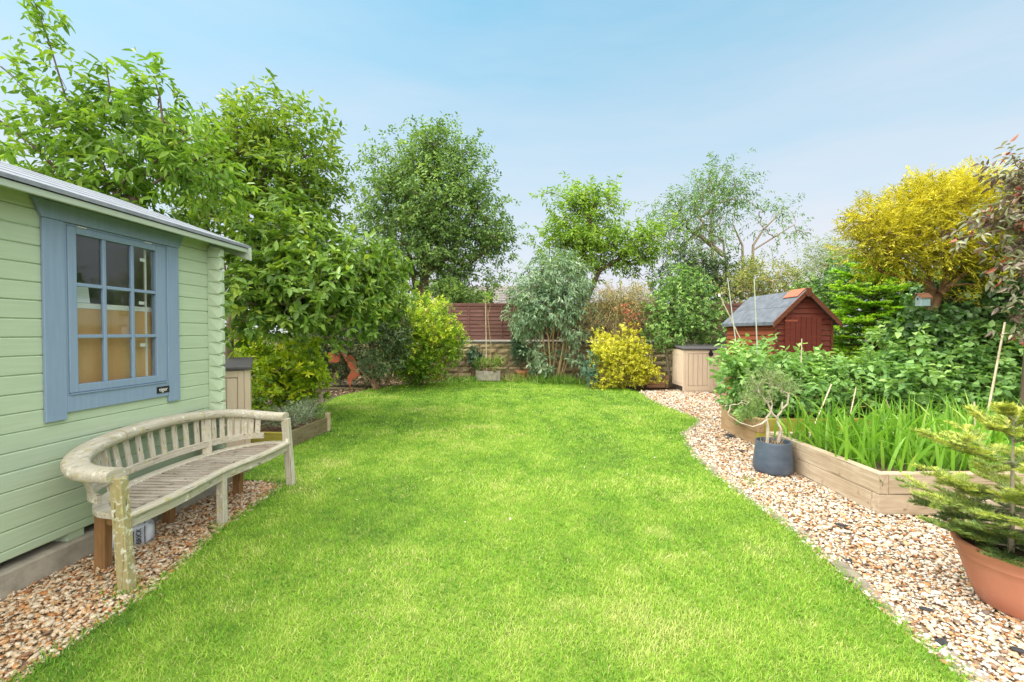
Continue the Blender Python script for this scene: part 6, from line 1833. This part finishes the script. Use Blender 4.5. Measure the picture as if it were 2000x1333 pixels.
# firs: trunk, tiers of flat branching sprays, needles
def fir(root, b, H, r0, tiers, nL, nW, dens, leaf_m, bark_m, seed, br=0.006, first_az=None, sag=0.05, nseg=6):
    rng = np.random.default_rng(seed)
    A, Bq, ra, rb = [], [], [], []
    for i in range(10):
        A.append(b + np.array((0, 0, H * i / 10))); Bq.append(b + np.array((0, 0, H * (i + 1) / 10)))
        ra.append(r0 * (1 - 0.085 * i)); rb.append(r0 * (1 - 0.085 * (i + 1)))
    NP, ND, NT = [], [], []
    def shoot(p, d, ln, r, tipness, depth):
        n = nseg if depth == 0 else 4
        q = p.copy(); dd = d.copy()
        for k in range(n):
            q2 = q + dd * ln / n
            A.append(q.copy()); Bq.append(q2.copy()); ra.append(r * (1 - 0.8 * k / n)); rb.append(r * (1 - 0.8 * (k + 1) / n))
            m = max(int(ln / n * dens), 2)
            u = rng.random(m)[:, None]
            NP.append(q + (q2 - q) * u)
            sd = nrm(np.cross(dd, np.array((0, 0, 1.0)))[None])[0]
            ang = np.abs(rng.normal(size=m)) * 0.55
            sg = np.where(rng.random(m) < 0.5, 1, -1)
            ND.append(sd[None] * (sg * np.cos(ang))[:, None] + np.array((0, 0, 1.0)) * np.sin(ang)[:, None] + dd[None] * 0.6)
            new = tipness * (0.75 + 0.35 * k / n) if depth > 0 else tipness * (0.35 + 0.75 * k / n)
            NT.append(np.clip(new + rng.normal(size=m) * 0.10, 0.02, 0.98))
            if depth < 2 and k >= (1 if depth == 0 else 0):
                for sg2 in (-1, 1):
                    if rng.random() < 0.93:
                        nd2 = nrm((dd * 0.8 + sd * sg2 * 0.7 + np.array((0, 0, rng.normal() * 0.12 - 0.04)))[None])[0]
                        shoot(q2, nd2, ln * (0.50 - 0.05 * k) * rng.uniform(0.65, 1.1) * (1.0 if depth == 0 else 0.75), r * 0.5, tipness * rng.uniform(0.75, 1.15), depth + 1)
            q = q2
            dd = nrm((dd + np.array((0, 0, sag if depth == 0 else 0.0)) + rng.normal(size=3) * 0.06)[None])[0]
    for ti, (z, ln, cnt, up, tp) in enumerate(tiers):
        a0 = rng.random() * 6.28
        if first_az and ti in first_az: a0 = first_az[ti]
        for k in range(cnt):
            a = a0 + 2 * math.pi * k / cnt + rng.normal() * 0.12
            d = nrm(np.array((math.cos(a), math.sin(a), up + rng.normal() * 0.05))[None])[0]
            shoot(b + np.array((0, 0, z + rng.normal() * 0.02 * H)), d, ln * rng.uniform(0.85, 1.12), br, tp, 0)
    v, f = cones(A, Bq, ra, rb, 6)
    np_mesh('trunk', v - b, [f], bark_m, root, smooth=True)
    NP, ND, NT = np.concatenate(NP), np.concatenate(ND), np.concatenate(NT)
    n = len(NP)
    v, f, nv = leaf_arrays(NP, ND, np.tile(np.array((0, 0, 1.0)), (n, 1)) + rng.normal(size=(n, 3)) * .25, nL * rng.uniform(0.75, 1.25, n), np.full(n, nW), fold=0.0, curl=0.06)
    np_mesh('needles', v - b, [f], leaf_m, root, tint=np.repeat(NT, nv))
fb = np.array(BIGPOT) + np.array((-0.07, 0.02, 0.31))
fir(thing('potted_fir', 'little fir tree with pale yellow green tips in the terracotta bowl', 'conifer', fb), fb, 0.80, 0.017,
    ((0.05, 0.32, 7, -0.04, 0.42), (0.13, 0.38, 7, 0.0, 0.52), (0.24, 0.43, 7, 0.03, 0.72), (0.33, 0.36, 6, 0.10, 0.78), (0.52, 0.34, 6, 0.18, 0.82), (0.65, 0.20, 5, 0.5, 0.9), (0.76, 0.11, 4, 0.9, 0.95)),
    0.029, 0.0042, 800, L_YFIR, mat_plain('fir_bark', (0.26, 0.22, 0.15), (0.42, 0.37, 0.27), 20, 0.9, 0.4), 92, first_az={2: 3.2, 4: 3.5, 3: 3.0})
gb = np.array(at(1705, 650, 9.7)); gb[2] = -0.03
fir(thing('fir_tree', 'vivid light green fir with flat layered sprays beside the red shed', 'conifer', gb), gb, 3.3, 0.09,
    tuple((0.3 + i * 0.125, (1.5 * (1 - i / 27) + 0.15) * (0.8 + 0.4 * ((i * 7) % 5) / 5), 6 if i < 18 else 4, -0.22 + 0.022 * i + 0.16 * (i % 3 - 1), 0.66 + 0.06 * ((i * 3) % 4)) for i in range(24)),
    0.068, 0.026, 62, L_FIR, M_BARK, 93, br=0.016, sag=0.0)
